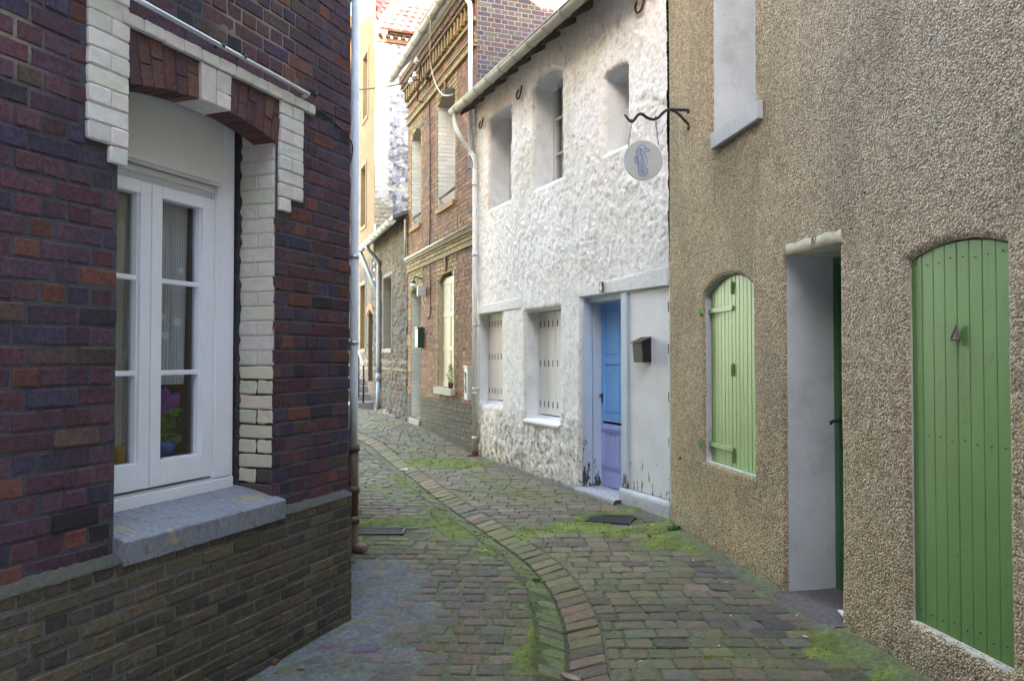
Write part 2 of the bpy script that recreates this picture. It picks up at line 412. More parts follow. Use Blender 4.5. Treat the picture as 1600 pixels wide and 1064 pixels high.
def qstone(mb, P, mp, h, hb, col, nx=4, nz=3, rd=.006, jt=.0015, rough=.0012, crown=0, tilt=.0, chip=.0):
    """one brick or sett: quad P (4 corners, ccw), height h above the bed, skirt down to hb"""
    (x0, y0), (x1, y1), (x2, y2), (x3, y3) = P
    lx = max(1e-4, math.hypot(x1 - x0, y1 - y0)); ly = max(1e-4, math.hypot(x3 - x0, y3 - y0))
    ex = min(.3, rd / lx); ey = min(.3, rd / ly)
    ss = [0, ex] + [ex + (1 - 2 * ex) * k / (nx - 1) for k in range(1, nx - 1)] + [1 - ex, 1]
    tt = [0, ey] + [ey + (1 - 2 * ey) * k / (nz - 1) for k in range(1, nz - 1)] + [1 - ey, 1]
    NX, NZ = len(ss), len(tt); v = []; ta, tb = ru(-tilt, tilt), ru(-tilt, tilt)
    for j, t in enumerate(tt):
        for i, s in enumerate(ss):
            a = (x0 * (1 - s) + x1 * s) * (1 - t) + (x3 * (1 - s) + x2 * s) * t
            b = (y0 * (1 - s) + y1 * s) * (1 - t) + (y3 * (1 - s) + y2 * s) * t
            e = (i in (0, NX - 1)) + (j in (0, NZ - 1))
            hh = h + ru(-rough, rough) + crown * (1 - (2 * s - 1) ** 2) * (1 - (2 * t - 1) ** 2) + ta * (s - .5) + tb * (t - .5)
            if e:
                hh -= rd * (.75 if e == 1 else 1.3)
                if e == 2:
                    cx = (x0 + x1 + x2 + x3) / 4; cy = (y0 + y1 + y2 + y3) / 4; k = min(.12, rd * .9 / lx + .01); a += (cx - a) * k; b += (cy - b) * k
                if rnd() < chip: hh -= rd * ru(.2, 1.2)
                a += ru(-jt, jt); b += ru(-jt, jt)
            v.append(mp(a, b, hh))
    f = [(j * NX + i, j * NX + i + 1, (j + 1) * NX + i + 1, (j + 1) * NX + i) for j in range(NZ - 1) for i in range(NX - 1)]
    ring = [i for i in range(NX)] + [j * NX + NX - 1 for j in range(1, NZ)] + [(NZ - 1) * NX + i for i in range(NX - 2, -1, -1)] + [j * NX for j in range(NZ - 2, 0, -1)]
    o = len(v)
    for k in ring:
        j, i = divmod(k, NX); s, t = ss[i], tt[j]
        a = (x0 * (1 - s) + x1 * s) * (1 - t) + (x3 * (1 - s) + x2 * s) * t
        b = (y0 * (1 - s) + y1 * s) * (1 - t) + (y3 * (1 - s) + y2 * s) * t
        v.append(mp(a, b, hb))
    n = len(ring)
    f += [(ring[(k + 1) % n], ring[k], o + k, o + (k + 1) % n) for k in range(n)]
    mb.add(v, f, col)
def cheapbrick(mb, u0, u1, z0, z1, mp, h, hb, col, rd=.003):
    v = [mp(u0 + rd, z0 + rd, h), mp(u1 - rd, z0 + rd, h), mp(u1 - rd, z1 - rd, h), mp(u0 + rd, z1 - rd, h),
         mp(u0, z0, hb), mp(u1, z0, hb), mp(u1, z1, hb), mp(u0, z1, hb)]
    mb.add(v, [(0, 1, 2, 3), (1, 0, 4, 5), (2, 1, 5, 6), (3, 2, 6, 7), (0, 3, 7, 4)], col)

def courses(mb, segs, z0, z1, ch, lh, mort, mp, kinds, fine=True, bond='english', off=0.):
    """lay brick courses; segs(zc) -> [(ua, ub, kind)], kinds[kind] = (palette, projection)"""
    k = 0; z = z0
    while z < z1 - .01:
        zt = min(z + ch, z1); zc = (z + zt) / 2
        for (ua, ub, kd) in segs(zc):
            pal, hp = kinds[kd][:2]
            if pal is None: continue
            L = lh if (k % 2 if bond == 'english' else rnd() < .5) else 2 * lh
            o = off + (k * .37 * lh if bond != 'english' else (lh * .5 if k % 2 else 0))
            if ub - ua < 3 * lh and kd != 'red': o = ua + (0 if k % 2 else -lh)
            i0 = math.floor((ua - o) / L) - 1; a = o + i0 * L
            while a < ub:
                LL = L
                if rnd() < .07 and L > lh * 1.5: LL = lh
                b = a + LL; aa, bb = max(a, ua), min(b, ub)
                if bb - aa > .022:
                    m = mort / 2
                    x0, x1, y0, y1 = aa + (m if aa == a else m * .3), bb - (m if bb == b else m * .3), z + m, zt - m
                    c = jit(pick(pal), .22)
                    if fine:
                        j = lambda: ru(-.0022, .0022)
                        qstone(mb, [(x0 + j(), y0 + j()), (x1 + j(), y0 + j()), (x1 + j(), y1 + j()), (x0 + j(), y1 + j())], mp, hp + ru(-.0025, .002), -.012, c,
                               4 if bb - aa > lh * 1.2 else 3, 3, .0045, .0014, .0009, tilt=.003, chip=.15)
                    else:
                        cheapbrick(mb, x0, x1, y0, y1, mp, hp + ru(-.002, .002), -.012, c)
                a = b
        z += ch; k += 1

def grid_wall(u0, u1, z0, z1, step, openings, hfn, cfn, d=0., flip=False, fine_z=None, edge=.03):
    """rough rendered wall as one displaced sheet with openings cut out"""
    us = np.arange(u0, u1 + step * .5, step); zs = np.arange(z0, z1 + step * .5, step); us[-1] = u1; zs[-1] = z1
    def snap(arr, v):
        i = int(np.argmin(abs(arr - v)));
        if 0 < i < len(arr) - 1: arr[i] = v
        return i
    for o in openings:
        o['i0'] = snap(us, o['u0']); o['i1'] = snap(us, o['u1']); o['j0'] = snap(zs, o['z0'])
        if not o.get('rise'): o['j1'] = snap(zs, o['z1'])
    U, Z = np.meshgrid(us, zs, indexing='ij'); keep = np.ones((len(us) - 1, len(zs) - 1), bool)
    dist = np.full(U.shape, 9.)
    for o in openings:
        hw = (o['u1'] - o['u0']) / 2; uc = (o['u0'] + o['u1']) / 2
        if o.get('rise'):
            top = arch_z(o, us)
            for i in range(o['i0'], o['i1'] + 1):
                j = int(np.argmin(abs(zs - top[i]))); Z[i, j] = top[i]
                if i < o['i1']:
                    j2 = int(np.argmin(abs(zs - top[i + 1]))); keep[i, o['j0']:min(j, j2)] = False
        else:
            top = np.full(len(us), o['z1'])
            keep[o['i0']:o['i1'], o['j0']:o['j1']] = False
        T = np.broadcast_to(top[:, None], U.shape)
        du = np.maximum(np.maximum(o['u0'] - U, U - o['u1']), 0); dz = np.maximum(np.maximum(o['z0'] - Z, Z - T), 0)
        dist = np.minimum(dist, np.hypot(du, dz))
    h = hfn(U, Z) * np.clip(dist / edge, 0, 1) ** .6
    c = cfn(U, Z, h)
    V = np.stack([U, d - h, Z], -1).reshape(-1, 3)
    n = len(zs); I, J = np.nonzero(keep); a = I * n + J
    F_ = np.stack([a, a + n, a + n + 1, a + 1], -1)
    return (V, F_, c.reshape(-1, 3))
def arch_z(o, u):
    hw = (o['u1'] - o['u0']) / 2; uc = (o['u0'] + o['u1']) / 2
    x = np.clip((u - uc) / hw, -1, 1); return o['z1'] + o['rise'] * (1 - np.abs(x) ** 2.2)
def outline(o, n=14):
    pts = [(o['u0'], o['z0'])]
    if o.get('rise'):
        for k in range(n + 1):
            u = o['u0'] + (o['u1'] - o['u0']) * k / n; pts.append((u, float(arch_z(o, np.array(u)))))
    else: pts += [(o['u0'], o['z1']), (o['u1'], o['z1'])]
    pts.append((o['u1'], o['z0'])); return pts
def densify(pts, step=.06):
    out = []
    for a, b in zip(pts, pts[1:] + pts[:1]):
        n = max(1, int(math.hypot(b[0] - a[0], b[1] - a[1]) / step))
        out += [(a[0] + (b[0] - a[0]) * k / n, a[1] + (b[1] - a[1]) * k / n) for k in range(n)]
    return out
def reveal(o, d0, d1, rough=.003, step=.05):
    pts = densify(outline(o), step); n = len(pts); m = 7; mb = MB()
    cu = (o['u0'] + o['u1']) / 2; cz = (o['z0'] + o['z1']) / 2
    for k in range(m + 1):
        d = d0 + (d1 - d0) * k / m; r = rough if 0 < k < m else 0
        if k == 0: r = .0005
        mb.v += [(p[0] + ru(-r, r), d + (ru(-r, r) if k else 0), p[1] + ru(-r, r)) for p in pts]
    mb.c = [(1, 1, 1)] * len(mb.v)
    mb.f = [(k * n + i, k * n + (i + 1) % n, (k + 1) * n + (i + 1) % n, (k + 1) * n + i) for k in range(m) for i in range(n)]
    return mb

def text_mesh(s, size, mb_target, place, depth=.002, cond=1.0):
    cu = bpy.data.curves.new('t', 'FONT'); cu.body = s; cu.size = size; cu.extrude = depth; cu.align_x = 'CENTER'; cu.align_y = 'CENTER'
    cu.offset = size * .012
    o = bpy.data.objects.new('t', cu); COL.objects.link(o)
    dg = bpy.context.evaluated_depsgraph_get(); me = bpy.data.meshes.new_from_object(o.evaluated_get(dg))
    vs = [place(v.co.x * cond, v.co.y, v.co.z) for v in me.vertices]; fs = [tuple(p.vertices) for p in me.polygons]
    mb_target.add(vs, fs); bpy.data.objects.remove(o); bpy.data.meshes.remove(me); bpy.data.curves.remove(cu)

def gutter(u0, u1, d, z, r, joints=.45):
    """half-round gutter with a rolled lip, open on top"""
    mb = MB(); seg = 12
    prof = [(r * math.cos(math.pi + math.pi * k / seg), r * math.sin(math.pi + math.pi * k / seg)) for k in range(seg + 1)]
    prof = [(p[0], p[1]) for p in prof] + [(p[0] * .9, p[1] * .9) for p in reversed(prof)]
    n = len(prof); v = [(u, d + p[0], z + p[1]) for u in (u0, u1) for p in prof]
    f = [(i, (i + 1) % n, n + (i + 1) % n, n + i) for i in range(n)]
    mb.add(v, f)
    mb.add([(u0, d + r * math.cos(math.pi + math.pi * k / seg), z + r * math.sin(math.pi + math.pi * k / seg)) for k in range(seg + 1)], [tuple(range(seg + 1))])
    mb.add([(u1, d + r * math.cos(math.pi + math.pi * k / seg), z + r * math.sin(math.pi + math.pi * k / seg)) for k in range(seg + 1)], [tuple(range(seg, -1, -1))])
    mb.tube([(u0, d - r, z), (u1, d - r, z)], r * .13, 6)
    u = u0 + joints * .5
    while u < u1:
        pts = [(u, d + 1.05 * r * math.cos(math.pi + math.pi * k / 10), z + 1.05 * r * math.sin(math.pi + math.pi * k / 10)) for k in range(11)]
        mb.tube(pts, r * .09, 5); u += joints
    return mb
def loose(mb):
    """split a builder into its separate pieces"""
    par = list(range(len(mb.v)))
    def find(a):
        while par[a] != a: par[a] = par[par[a]]; a = par[a]
        return a
    for f in mb.f:
        r = find(f[0])
        for i in f[1:]: par[find(i)] = r
    groups = {}
    for i in range(len(mb.v)): groups.setdefault(find(i), []).append(i)
    out = []; where = {}
    for g, ids in groups.items():
        m = MB(); m.v = [mb.v[i] for i in ids]; m.c = [mb.c[i] for i in ids]
        for k, i in enumerate(ids): where[i] = (g, k)
        out.append((g, m))
    d = dict(out)
    for f in mb.f: d[where[f[0]][0]].f.append(tuple(where[i][1] for i in f))
    return list(d.values())
def parts_each(name, mb, mat, parent, **k):
    return [part(name, m, mat, parent, **k) for m in loose(mb)]
def smooth_path(pts, n=6):
    P = [np.array(p, float) for p in pts]; out = []
    for i in range(len(P) - 1):
        p0 = P[max(i - 1, 0)]; p1 = P[i]; p2 = P[i + 1]; p3 = P[min(i + 2, len(P) - 1)]
        for k in range(n):
            t = k / n
            out.append(tuple(.5 * ((2 * p1) + (-p0 + p2) * t + (2 * p0 - 5 * p1 + 4 * p2 - p3) * t * t + (-p0 + 3 * p1 - 3 * p2 + p3) * t ** 3)))
    out.append(tuple(P[-1])); return out

SUN_EL = 15.0; SUN_H = (-.39, -.92); EXPO = 4.9; WBT = 8300; BACKZ = 12.6
# ================================================================== left brick house
DU = .045                                   # upper wall sits back behind the plinth
ZP = .735
def mpU(a, b, h): return (a, DU - h, b)
def mpP(a, b, h): return (a, -h, b)
LLu = FL.u(545, DU); print('corner', LLc, LLu)
side = Frame(*FL.w(LLu, DU, 0)[:2], -.215, 1)
def mpS(a, b, h):
    X, Y, Z = side.w(a, -h, b); u, d = FL.inv(X, Y); return (u, d, b)
house = thing('brick_house', 'dark purple-red brick house with olive brick plinth and white framed window, at the left edge', 'house', FL)
uL = FL.u(181, DU); uR = FL.u(428, DU); uM = (uL + uR) / 2
zS = FL.z(429, 783, 0) + .0
zSp = FL.z(432, 226, DU)                    # springing of the arch
zK = zSp + .062                             # crown
zB0 = FL.z(485, 181, DU); zB1 = FL.z(485, 165, DU)
qL = FL.u(128, DU); qR = FL.u(469, DU)
qLi = FL.u(163, DU); qRi = FL.u(450, DU)
qLin = FL.u(193, DU); qRin = FL.u(432, DU)
zq0 = FL.z(193, 262, DU); zq1 = FL.z(128, 205, DU)
PAL_U = [((.082, .037, .046), 6), ((.068, .037, .055), 6), ((.046, .037, .062), 2.4), ((.120, .048, .038), 2.0), ((.074, .048, .040), 1.2), ((.031, .026, .032), .8)]
PAL_P = [((.088, .073, .052), 5), ((.078, .067, .053), 3), ((.108, .089, .058), 2), ((.060, .052, .045), 1.5)]
PAL_C = [((.60, .58, .53), 4), ((.55, .53, .49), 2)]
KU = {'red': (PAL_U, .004), 'cream': (PAL_C, .016), 'plinth': (PAL_P, .004)}
ch = .0731
def segsU(z):
    A, B = -.4, LLu
    if z < zS: return [(A, uL - .02, 'red'), (uR + .02, B, 'red')]
    if z < zq0: return [(A, uL, 'red'), (uR, B, 'red')]
    if z < zq0 + ch: return [(A, qLi, 'red'), (qLi, qLin, 'cream'), (qRin, qRi, 'cream'), (qRi, B, 'red')]
    if z < zB0: return [(A, qL, 'red'), (qL, qLin, 'cream'), (qRin, qR, 'cream'), (qR, B, 'red')]
    if z < zB1: return [(A, qL, 'red'), (FL.u(486, DU), B, 'red')]
    return [(A, B, 'red')]
# three runs of courses so the courses meet the quoins and band
mb = MB()
class Sub(MB): pass
red = MB(); cream = MB()
def split_courses(z0, z1, c, segs):
    courses(red, lambda z: [s for s in segs(z) if s[2] == 'red'], z0, z1, c, .103, .0105, mpU, KU)
nlow = round((zB0 - ZP) / ch); chl = (zB0 - ZP) / nlow
split_courses(ZP, zB0, chl, segsU)
split_courses(zB0, zB1, zB1 - zB0, segsU)
split_courses(zB1, 3.85, .0731, segsU)
# brick side wall round the corner
def segsS(z): return [(0.002, 4.6, 'red')]
courses(red, segsS, 0, 5.0, .0731, .103, .013, mpS, KU, fine=False)
part('wall', red, 'brick', house, cols=True)
# mortar bed
op = dict(u0=uL, u1=uR, z0=ZP - .02, z1=zSp + .12)
def hM(U, Z): return .003 * fbm(U * 30, Z * 30, 5) + .0015 * fbm(U * 6, Z * 6, 9)
def cM(U, Z, h):
    n = fbm(U * 2.2, Z * 2.2, 3)[..., None]; a = np.array((.085, .088, .105)); b = np.array((.042, .038, .040)); y = np.array((.22, .195, .155))
    c = a * (1 - n) + b * n; k = (sstep(.5, .62, fbm(U * 1.3, Z * 1.3, 21, 3)) * sstep(1.6, 2.3, Z))[..., None]
    return c * (1 - k) + y * k
part('mortar', grid_wall(-.4, LLu, ZP - .05, 3.9, .02, [op], hM, cM, d=DU + .002), 'mortar', house, True, cols=True)
sm = MB(); sm.add([mpS(0, -.1, 0), mpS(4.6, -.1, 0), mpS(4.6, 5.05, 0), mpS(0, 5.05, 0)], [(0, 1, 2, 3)], (.12, .12, .13))
part('side_mortar', sm, 'mortar', house, cols=True)
# plinth
pm = MB(); nP = 12; cp_ = .0609
def segsP(z):
    out = [(-.4, LLc, 'plinth')]
    if z > zS - .095:
        out = [(-.4, uL + .0, 'plinth'), (uR + .03, LLc, 'plinth')]
    return out
courses(pm, segsP, ZP - nP * cp_, ZP, cp_, .100, .0125, mpP, KU)
part('plinth', pm, 'brick', house, cols=True)
def cP(U, Z, h):
    n = fbm(U * 3, Z * 3, 13)[..., None]; c = np.array((.17, .172, .18)) * (1 - n) + np.array((.085, .08, .07)) * n
    k = (sstep(.25, .0, Z) * .7)[..., None] * fbm(U * 4, Z * 4, 3)[..., None]
    c = c * (1 - k) + np.array((.05, .048, .045)) * k
    w = (sstep(.1, .0, abs(Z - ZP)) * sstep(.35, .6, fbm(U * 5, Z * 5, 33)))[..., None]
    return c * (1 - w) + np.array((.08, .10, .035)) * w
pg = grid_wall(-.4, LLc - .004, -.1, ZP - .004, .02, [], lambda U, Z: .004 * fbm(U * 25, Z * 25, 2) + .003, cP, d=.006)
part('plinth_mortar', pg, 'mortar', house, True, cols=True)
# sloped mortar fillet on top of the plinth
ff = MB(); n = 120
for k in range(n + 1):
    u = -.4 + (LLc + .4) * k / n; r = lambda: ru(-.004, .004)
    ff.v += [(u, -.006, ZP - .012 + r()), (u, .012 + r(), ZP + .006 + r()), (u, DU + .004, ZP + .026 + r())]
    g = max(0, math.sin(u * 5.1) * .5 + .4); c0 = (.080, .079, .082 - .02 * g); ff.c += [c0] * 3
ff.f = [(3 * k + j, 3 * k + 3 + j, 3 * k + 4 + j, 3 * k + 1 + j) for k in range(n) for j in (0, 1)]
part('plinth_ledge', ff, 'mortar', house, True, cols=True)
pe = MB()                                    # return of the plinth at the corner
for k in range(nP):
    z = ZP - nP * cp_ + k * cp_; qstone(pe, [(0, z + .006), (.10 if k % 2 else .2, z + .006), (.10 if k % 2 else .2, z + cp_ - .006), (0, z + cp_ - .006)],
        lambda a, b, h: (lambda w: (*FL.inv(w[0], w[1]), b))(Frame(*FL.w(LLc, 0, 0)[:2], -.215, 1).w(a, -h, b)), .002, -.03, jit(pick(PAL_P)))
part('plinth_return', pe, 'brick', house, cols=True)

# cream painted quoins and label course
surround = MB(); zz = zq0; k = 0; SUR = [surround]
nq = round((zB0 - zq0) / ch); cq = (zB0 - zq0) / nq
def cb(u0, u1, z0, z1, h=.018, mbx=surround, col=None, hb=-.02, m=.0022, mp=mpU, n=(4, 3)):
    j = lambda: ru(-.0018, .0018)
    qstone(mbx, [(u0 + m + j(), z0 + m + j()), (u1 - m + j(), z0 + m + j()), (u1 - m + j(), z1 - m + j()), (u0 + m + j(), z1 - m + j())], mp, h + ru(-.002, .002), hb,
           col or jit(pick(PAL_C), .05), n[0], n[1], .005, .0015, .001)
def backing(mbx, u0, u1, z0, z1, h, col=(.42, .41, .37)):
    mbx.add([mpU(u0, z0, h), mpU(u1, z0, h), mpU(u1, z1, h), mpU(u0, z1, h)] + [mpU(u0, z0, -.01), mpU(u1, z0, -.01), mpU(u1, z1, -.01), mpU(u0, z1, -.01)],
            [(0, 1, 2, 3), (1, 0, 4, 5), (2, 1, 5, 6), (3, 2, 6, 7), (0, 3, 7, 4)], col)
for sgn, a, ai, b in ((0, qL, qLi, qLin), (1, qR, qRi, qRin)):
    surround = MB()
    lo, hi = min(a, b), max(a, b)
    for k in range(nq + (3 if sgn == 0 else 0)):
        z0 = zq0 + k * cq; z1 = z0 + cq
        x0, x1 = (lo, hi) if k else (min(ai, b), max(ai, b))
        if k % 2 and k: mid = lo + (hi - lo) * (.55 if sgn == 0 else .5); cb(x0, mid, z0, z1, mbx=surround); cb(mid, x1, z0, z1, mbx=surround)
        else: cb(x0, x1, z0, z1, mbx=surround)
    backing(surround, lo + .008, hi - .008, zq0 + cq, zB0 + (.2 if sgn == 0 else 0), .0145)
    part('quoins', surround, 'paint_brick', house, cols=True)

band = MB(); u = qLin - .04; e = FL.u(486, DU)
while u < e - .03:
    w = min(ru(.10, .12), e - u)
    if e - u - w < .04: w = e - u
    cb(u, u + w, zB0, zB1, .026, band); u += w
backing(band, qLin - .03, e - .008, zB0 + .006, zB1 - .006, .022)
part('label_course', band, 'paint_brick', house, cols=True)
# flat arch: soldier bricks and a painted keystone
arch = MB(); key = MB(); hw = (qRin - qLin) / 2; uc = (qRin + qLin) / 2
k0, k1 = FL.u(307, DU), FL.u(352, DU)
def zin(u): return zSp + (zK - zSp) * (1 - min(1, abs((u - uc) / hw)) ** 2)
PAL_A = [((.105, .052, .052), 4), ((.085, .045, .05), 3), ((.12, .06, .05), 2)]
def soldier(u0, u1, mbx, h, col, sp):
    lean = lambda u, z: u + (u - uc) * .10 * (z - zSp) / .22
    zt = zB0 - .004
    if sp is None: cuts = [0, 1]
    else: cuts = [0, sp, 1]
    for s0, s1 in zip(cuts, cuts[1:]):
        P = []
        for (u, s) in ((u0, s0), (u1, s0), (u1, s1), (u0, s1)):
            z = zin(u) * (1 - s) + zt * s; P.append((lean(u, z) + (.003 if u == u0 else -.003), z + (.004 if s == s0 and s0 else 0)))
        qstone(mbx, P, mpU, h + ru(-.002, .002), -.13, jit(col, .15), 3, 5, .004, .0015, .001)
def lay(u0, u1, n, mbx, h, pal):
    for i in range(n):
        a = u0 + (u1 - u0) * i / n; b = u0 + (u1 - u0) * (i + 1) / n
        soldier(a, b, mbx, h, pick(pal), None if i % 3 == 0 else (.42 if i % 3 == 1 else .6))
lay(qLin + .012, k0, 6, arch, .006, PAL_A); arch2 = MB(); lay(k1, qRin - .012, 6, arch2, .006, PAL_A); part('window_arch', arch2, 'brick', house, cols=True); lay(k0, k1, 2, key, .02, PAL_C)
am = MB()
for i in range(20):
    a = uL + (uR - uL) * i / 20; b = uL + (uR - uL) * (i + 1) / 20; za, zb = zin(a) + .006, zin(b) + .006
    am.hexa([mpU(a, za, -.125), mpU(b, zb, -.125), mpU(b, zb, 0), mpU(a, za, 0), mpU(a, zB0, -.125), mpU(b, zB0, -.125), mpU(b, zB0, 0), mpU(a, zB0, 0)], (.06, .055, .055))
part('window_arch', arch, 'brick', house, cols=True); part('keystone', key, 'paint_brick', house, cols=True)
part('arch_mortar', am, 'mortar', house, cols=True)
# right-hand reveal, cream paint wearing off towards the sill
DW = .30
rv = MB(); nr = round((zSp + .07 - zS) / .0731); cr = (zSp + .07 - zS) / nr
rvd = MB()
def mpR(a, b, h): return (uR + .002 - h, DU + a, b)
for k in range(nr):
    z0 = zS + k * cr; full = k % 2 == 0
    cols = [(0.003, .215)] if full else [(.003, .103), (.103, .215)]
    for a, b in cols:
        if k == 0: c = (.09, .06, .055) if rnd() < .6 else (.36, .33, .24)
        elif k < 3 and a < .05 and not full: c = (.07, .055, .055)
        else: c = jit((.50, .46, .36), .06) if k < 9 else jit((.50, .475, .41), .05)
        qstone(rv, [(a + .004, z0 + .004), (b - .004, z0 + .004), (b - .004, z0 + cr - .004), (a + .004, z0 + cr - .004)], mpR, .004, -.02, c, 4, 3, .004 if k > 8 else .006, .002 if k > 8 else .004, .001, chip=.25)
for k in range(nr):                           # joints: bare dark low down, painted over higher up
    c = (.035, .035, .038) if k < 9 else (.44, .41, .35); hj = -.004 if k < 9 else .0008
    rvd.add([mpR(-.0, zS + k * cr - (.02 if k == 0 else 0), hj), mpR(.215, zS + k * cr - (.02 if k == 0 else 0), hj), mpR(.215, zS + (k + 1) * cr, hj), mpR(0, zS + (k + 1) * cr, hj)], [(0, 1, 2, 3)], c)
part('reveal', rv, 'paint_brick', house, cols=True); part('reveal_joint', rvd, 'mortar', house, cols=True)
bm_ = MB(); n = 60
for k in range(n + 1):                        # ragged black mastic between frame and brick
    z = zS - .01 + (zSp + .08 - zS) * k / n; w = .205 + ru(-.012, .008); bm_.v += [mpR(w, z, .006), mpR(w + .02, z, .014), mpR(DW + .02, z, .006)]
bm_.f = [(3 * k + j, 3 * k + 1 + j, 3 * k + 4 + j, 3 * k + 3 + j) for k in range(n) for j in (0, 1)]; bm_.c = [(1, 1, 1)] * len(bm_.v)
part('mastic', bm_, 'black', house)
lj = MB(); lj.box(uL - .05, uL - .002, DU + .012, DW + .06, zS, zSp + .1); part('left_reveal', lj, 'cream', house)
# sill
sl = MB(); n = 90; us_ = [uL - .004 + (uR + .024 - uL + .004) * k / n for k in range(n + 1)]
zi = zS + .075
for u in us_:
    r = lambda v=.002: ru(-v, v)
    sl.v += [(u, .0, zS - .098 + r()), (u + r(), -.013 + r(.0015), zS - .092 + r()), (u + r(), -.014 + r(.0015), zS - .006 + r(.001)), (u, -.008 + r(.001), zS + r(.001)), (u, .06, zS + .017 + r()), (u, .16, zS + .042 + r()), (u, DW + .05, zi + r())]
q = 7; sl.f = [(i * q + j, (i + 1) * q + j, (i + 1) * q + j + 1, i * q + j + 1) for i in range(n) for j in range(q - 1)]
sl.f += [tuple(range(q - 1, -1, -1)), tuple(n * q + j for j in range(q))]; sl.c = [(1, 1, 1)] * len(sl.v)
part('sill', sl, 'cement', house, False)
# the window
z_fb = FL.z(355, 762, DW); u_fr = FL.u(357, DW); u_mid = FL.u(223, DW); u_fl = 2 * u_mid - u_fr
z_box = FL.z(345, 294, DW - .06); z_top = zSp + .16
gT = FL.z(303, 321, DW); gB = FL.z(303, 708, DW); m1 = FL.z(303, 446, DW); m2 = FL.z(303, 581, DW)
g0 = FL.u(240, DW); g1 = FL.u(304, DW); s1 = FL.u(321, DW); zr = FL.z(320, 742, DW)
wf = MB()
fw = u_fr - s1
wf.box(u_fl, u_fr, DW - .03, DW + .05, z_fb, zr - .012)                     # bottom rail
wf.box(u_fl, u_fr - .012, DW - .046, DW - .028, z_fb + .008, z_fb + .062)    # drip
wf.box(s1 + .006, u_fr, DW - .03, DW + .05, zr - .012, z_top); wf.box(u_fl, u_fl + fw, DW - .03, DW + .05, zr - .012, z_top)
wf.box(s1 + .022, u_fr - .03, DW - .042, DW - .028, z_fb + .07, z_top)
wf.box(u_fl + fw, s1 + .006, DW - .02, DW + .05, z_box - .07, z_top)
for uu in (FL.u(205, DW), FL.u(290, DW)): wf.box(uu - .016, uu + .016, DW - .036, DW - .03, zr - .03, zr - .021)
win = part('window', wf, 'pvc', house, bevel=.004)
for lf, (a, b) in enumerate(((u_mid + .003, s1), (2 * u_mid - s1, u_mid - .003))):
    st = g0 - u_mid; sr = s1 - g1
    ia, ib = (a + st - .003, b - sr) if lf == 0 else (a + sr, b - st + .003)
    sh = MB(); zt = z_box - .062; gt = min(gT, zt - .055)
    sh.box(a, ia, DW - .045, DW + .02, zr, zt); sh.box(ib, b, DW - .045, DW + .02, zr, zt)
    sh.box(ia, ib, DW - .045, DW + .02, zr, gB); sh.box(ia, ib, DW - .045, DW + .02, gt, zt)
    sh.box(ia, ia + .008, DW - .032, DW + .01, gB, gt); sh.box(ib - .008, ib, DW - .032, DW + .01, gB, gt)
    for m in (m1, m2): sh.box(ia + .008, ib - .008, DW - .03, DW - .006, m - .011, m + .011)
    so = part('casement', sh, 'pvc', win, bevel=.003)
    gl = MB(); gl.box(ia + .004, ib - .004, DW - .005, DW - .001, gB + .002, gt - .002); part('pane', gl, 'glass', win)
rb = MB(); rb.box(u_fl + .0, s1 + .022, DW - .075, DW + .05, z_box, z_top + .02); rb.box(u_fl, s1 + .018, DW - .083, DW - .077, z_box + .012, z_top - .06)
rb.box(u_fl, s1 + .0, DW - .055, DW - .02, z_box - .03, z_box - .004)
part('roller_box', rb, 'box_paint', house, bevel=.004)
ob = MB(); ob.tube([(s1 - .03, DW - .05, z_box - .022), (s1 - .005, DW - .052, z_box - .02), (s1 + .005, DW - .05, z_box - .035)], .006); part('blind_roller', ob, 'steel', house)
# dark room behind
rm = MB(); R = (u_fl - .6, u_fr + .5, DW + .06, 2.6, -.2, 3.2)
x0, x1, y0, y1, z0, z1 = R
rm.add([(x0, y0, z0), (x1, y0, z0), (x1, y1, z0), (x0, y1, z0), (x0, y0, z1), (x1, y0, z1), (x1, y1, z1), (x0, y1, z1)], [(0, 1, 2, 3), (4, 7, 6, 5), (1, 5, 6, 2), (2, 6, 7, 3), (3, 7, 4, 0)])
M['room'] = m_plain('room_wall', (.09, .08, .07), .9, var=.2, nscale=2)
part('room', rm, 'room', house)
# shell of the house (upper storeys, back)
shl = MB()
def slab(F, mbx, u0, u1, d0, d1, z0, z1, col=(.12, .06, .065)):
    pts = []
    for z in (z0, z1):
        for (u, d) in ((u0, d0), (u1, d0), (u1, d1), (u0, d1)):
            X, Y, _ = F.w(u, d, 0); a, b = FL.inv(X, Y); pts.append((a, b, z))
    mbx.hexa(pts, col)
slab(FL, shl, -9, LLu - .02, DU + .004, DU + .3, 3.85, 7.18); slab(FL, shl, -9, -.4, DU + .004, DU + .3, -.1, 3.85)
slab(side, shl, 0, 4.6, .004, .3, 5.03, 7.18); slab(side, shl, 4.5, 4.8, .0, 6, 0, 7.18)
slab(FL, shl, -9, 2, 6, 6.3, 0, 7.18)
part('shell_wall', shl, 'brick', house, cols=True)
rf = MB(); pts = [FL.inv(*FL.w(-9, -.3, 0)[:2]), FL.inv(*side.w(5.1, -.3, 0)[:2])]
rf.hexa([(-9, -.35, 7.2), (LLu + .2, -.35, 7.2), (LLu + 3.5, 3.4, 7.2), (-9, 6.5, 7.2), (-9, 2.9, 9.8), (LLu, 2.9, 9.8), (LLu + 2, 3.2, 9.8), (-9, 3.2, 9.8)])
part('roof', rf, 'slate', house)
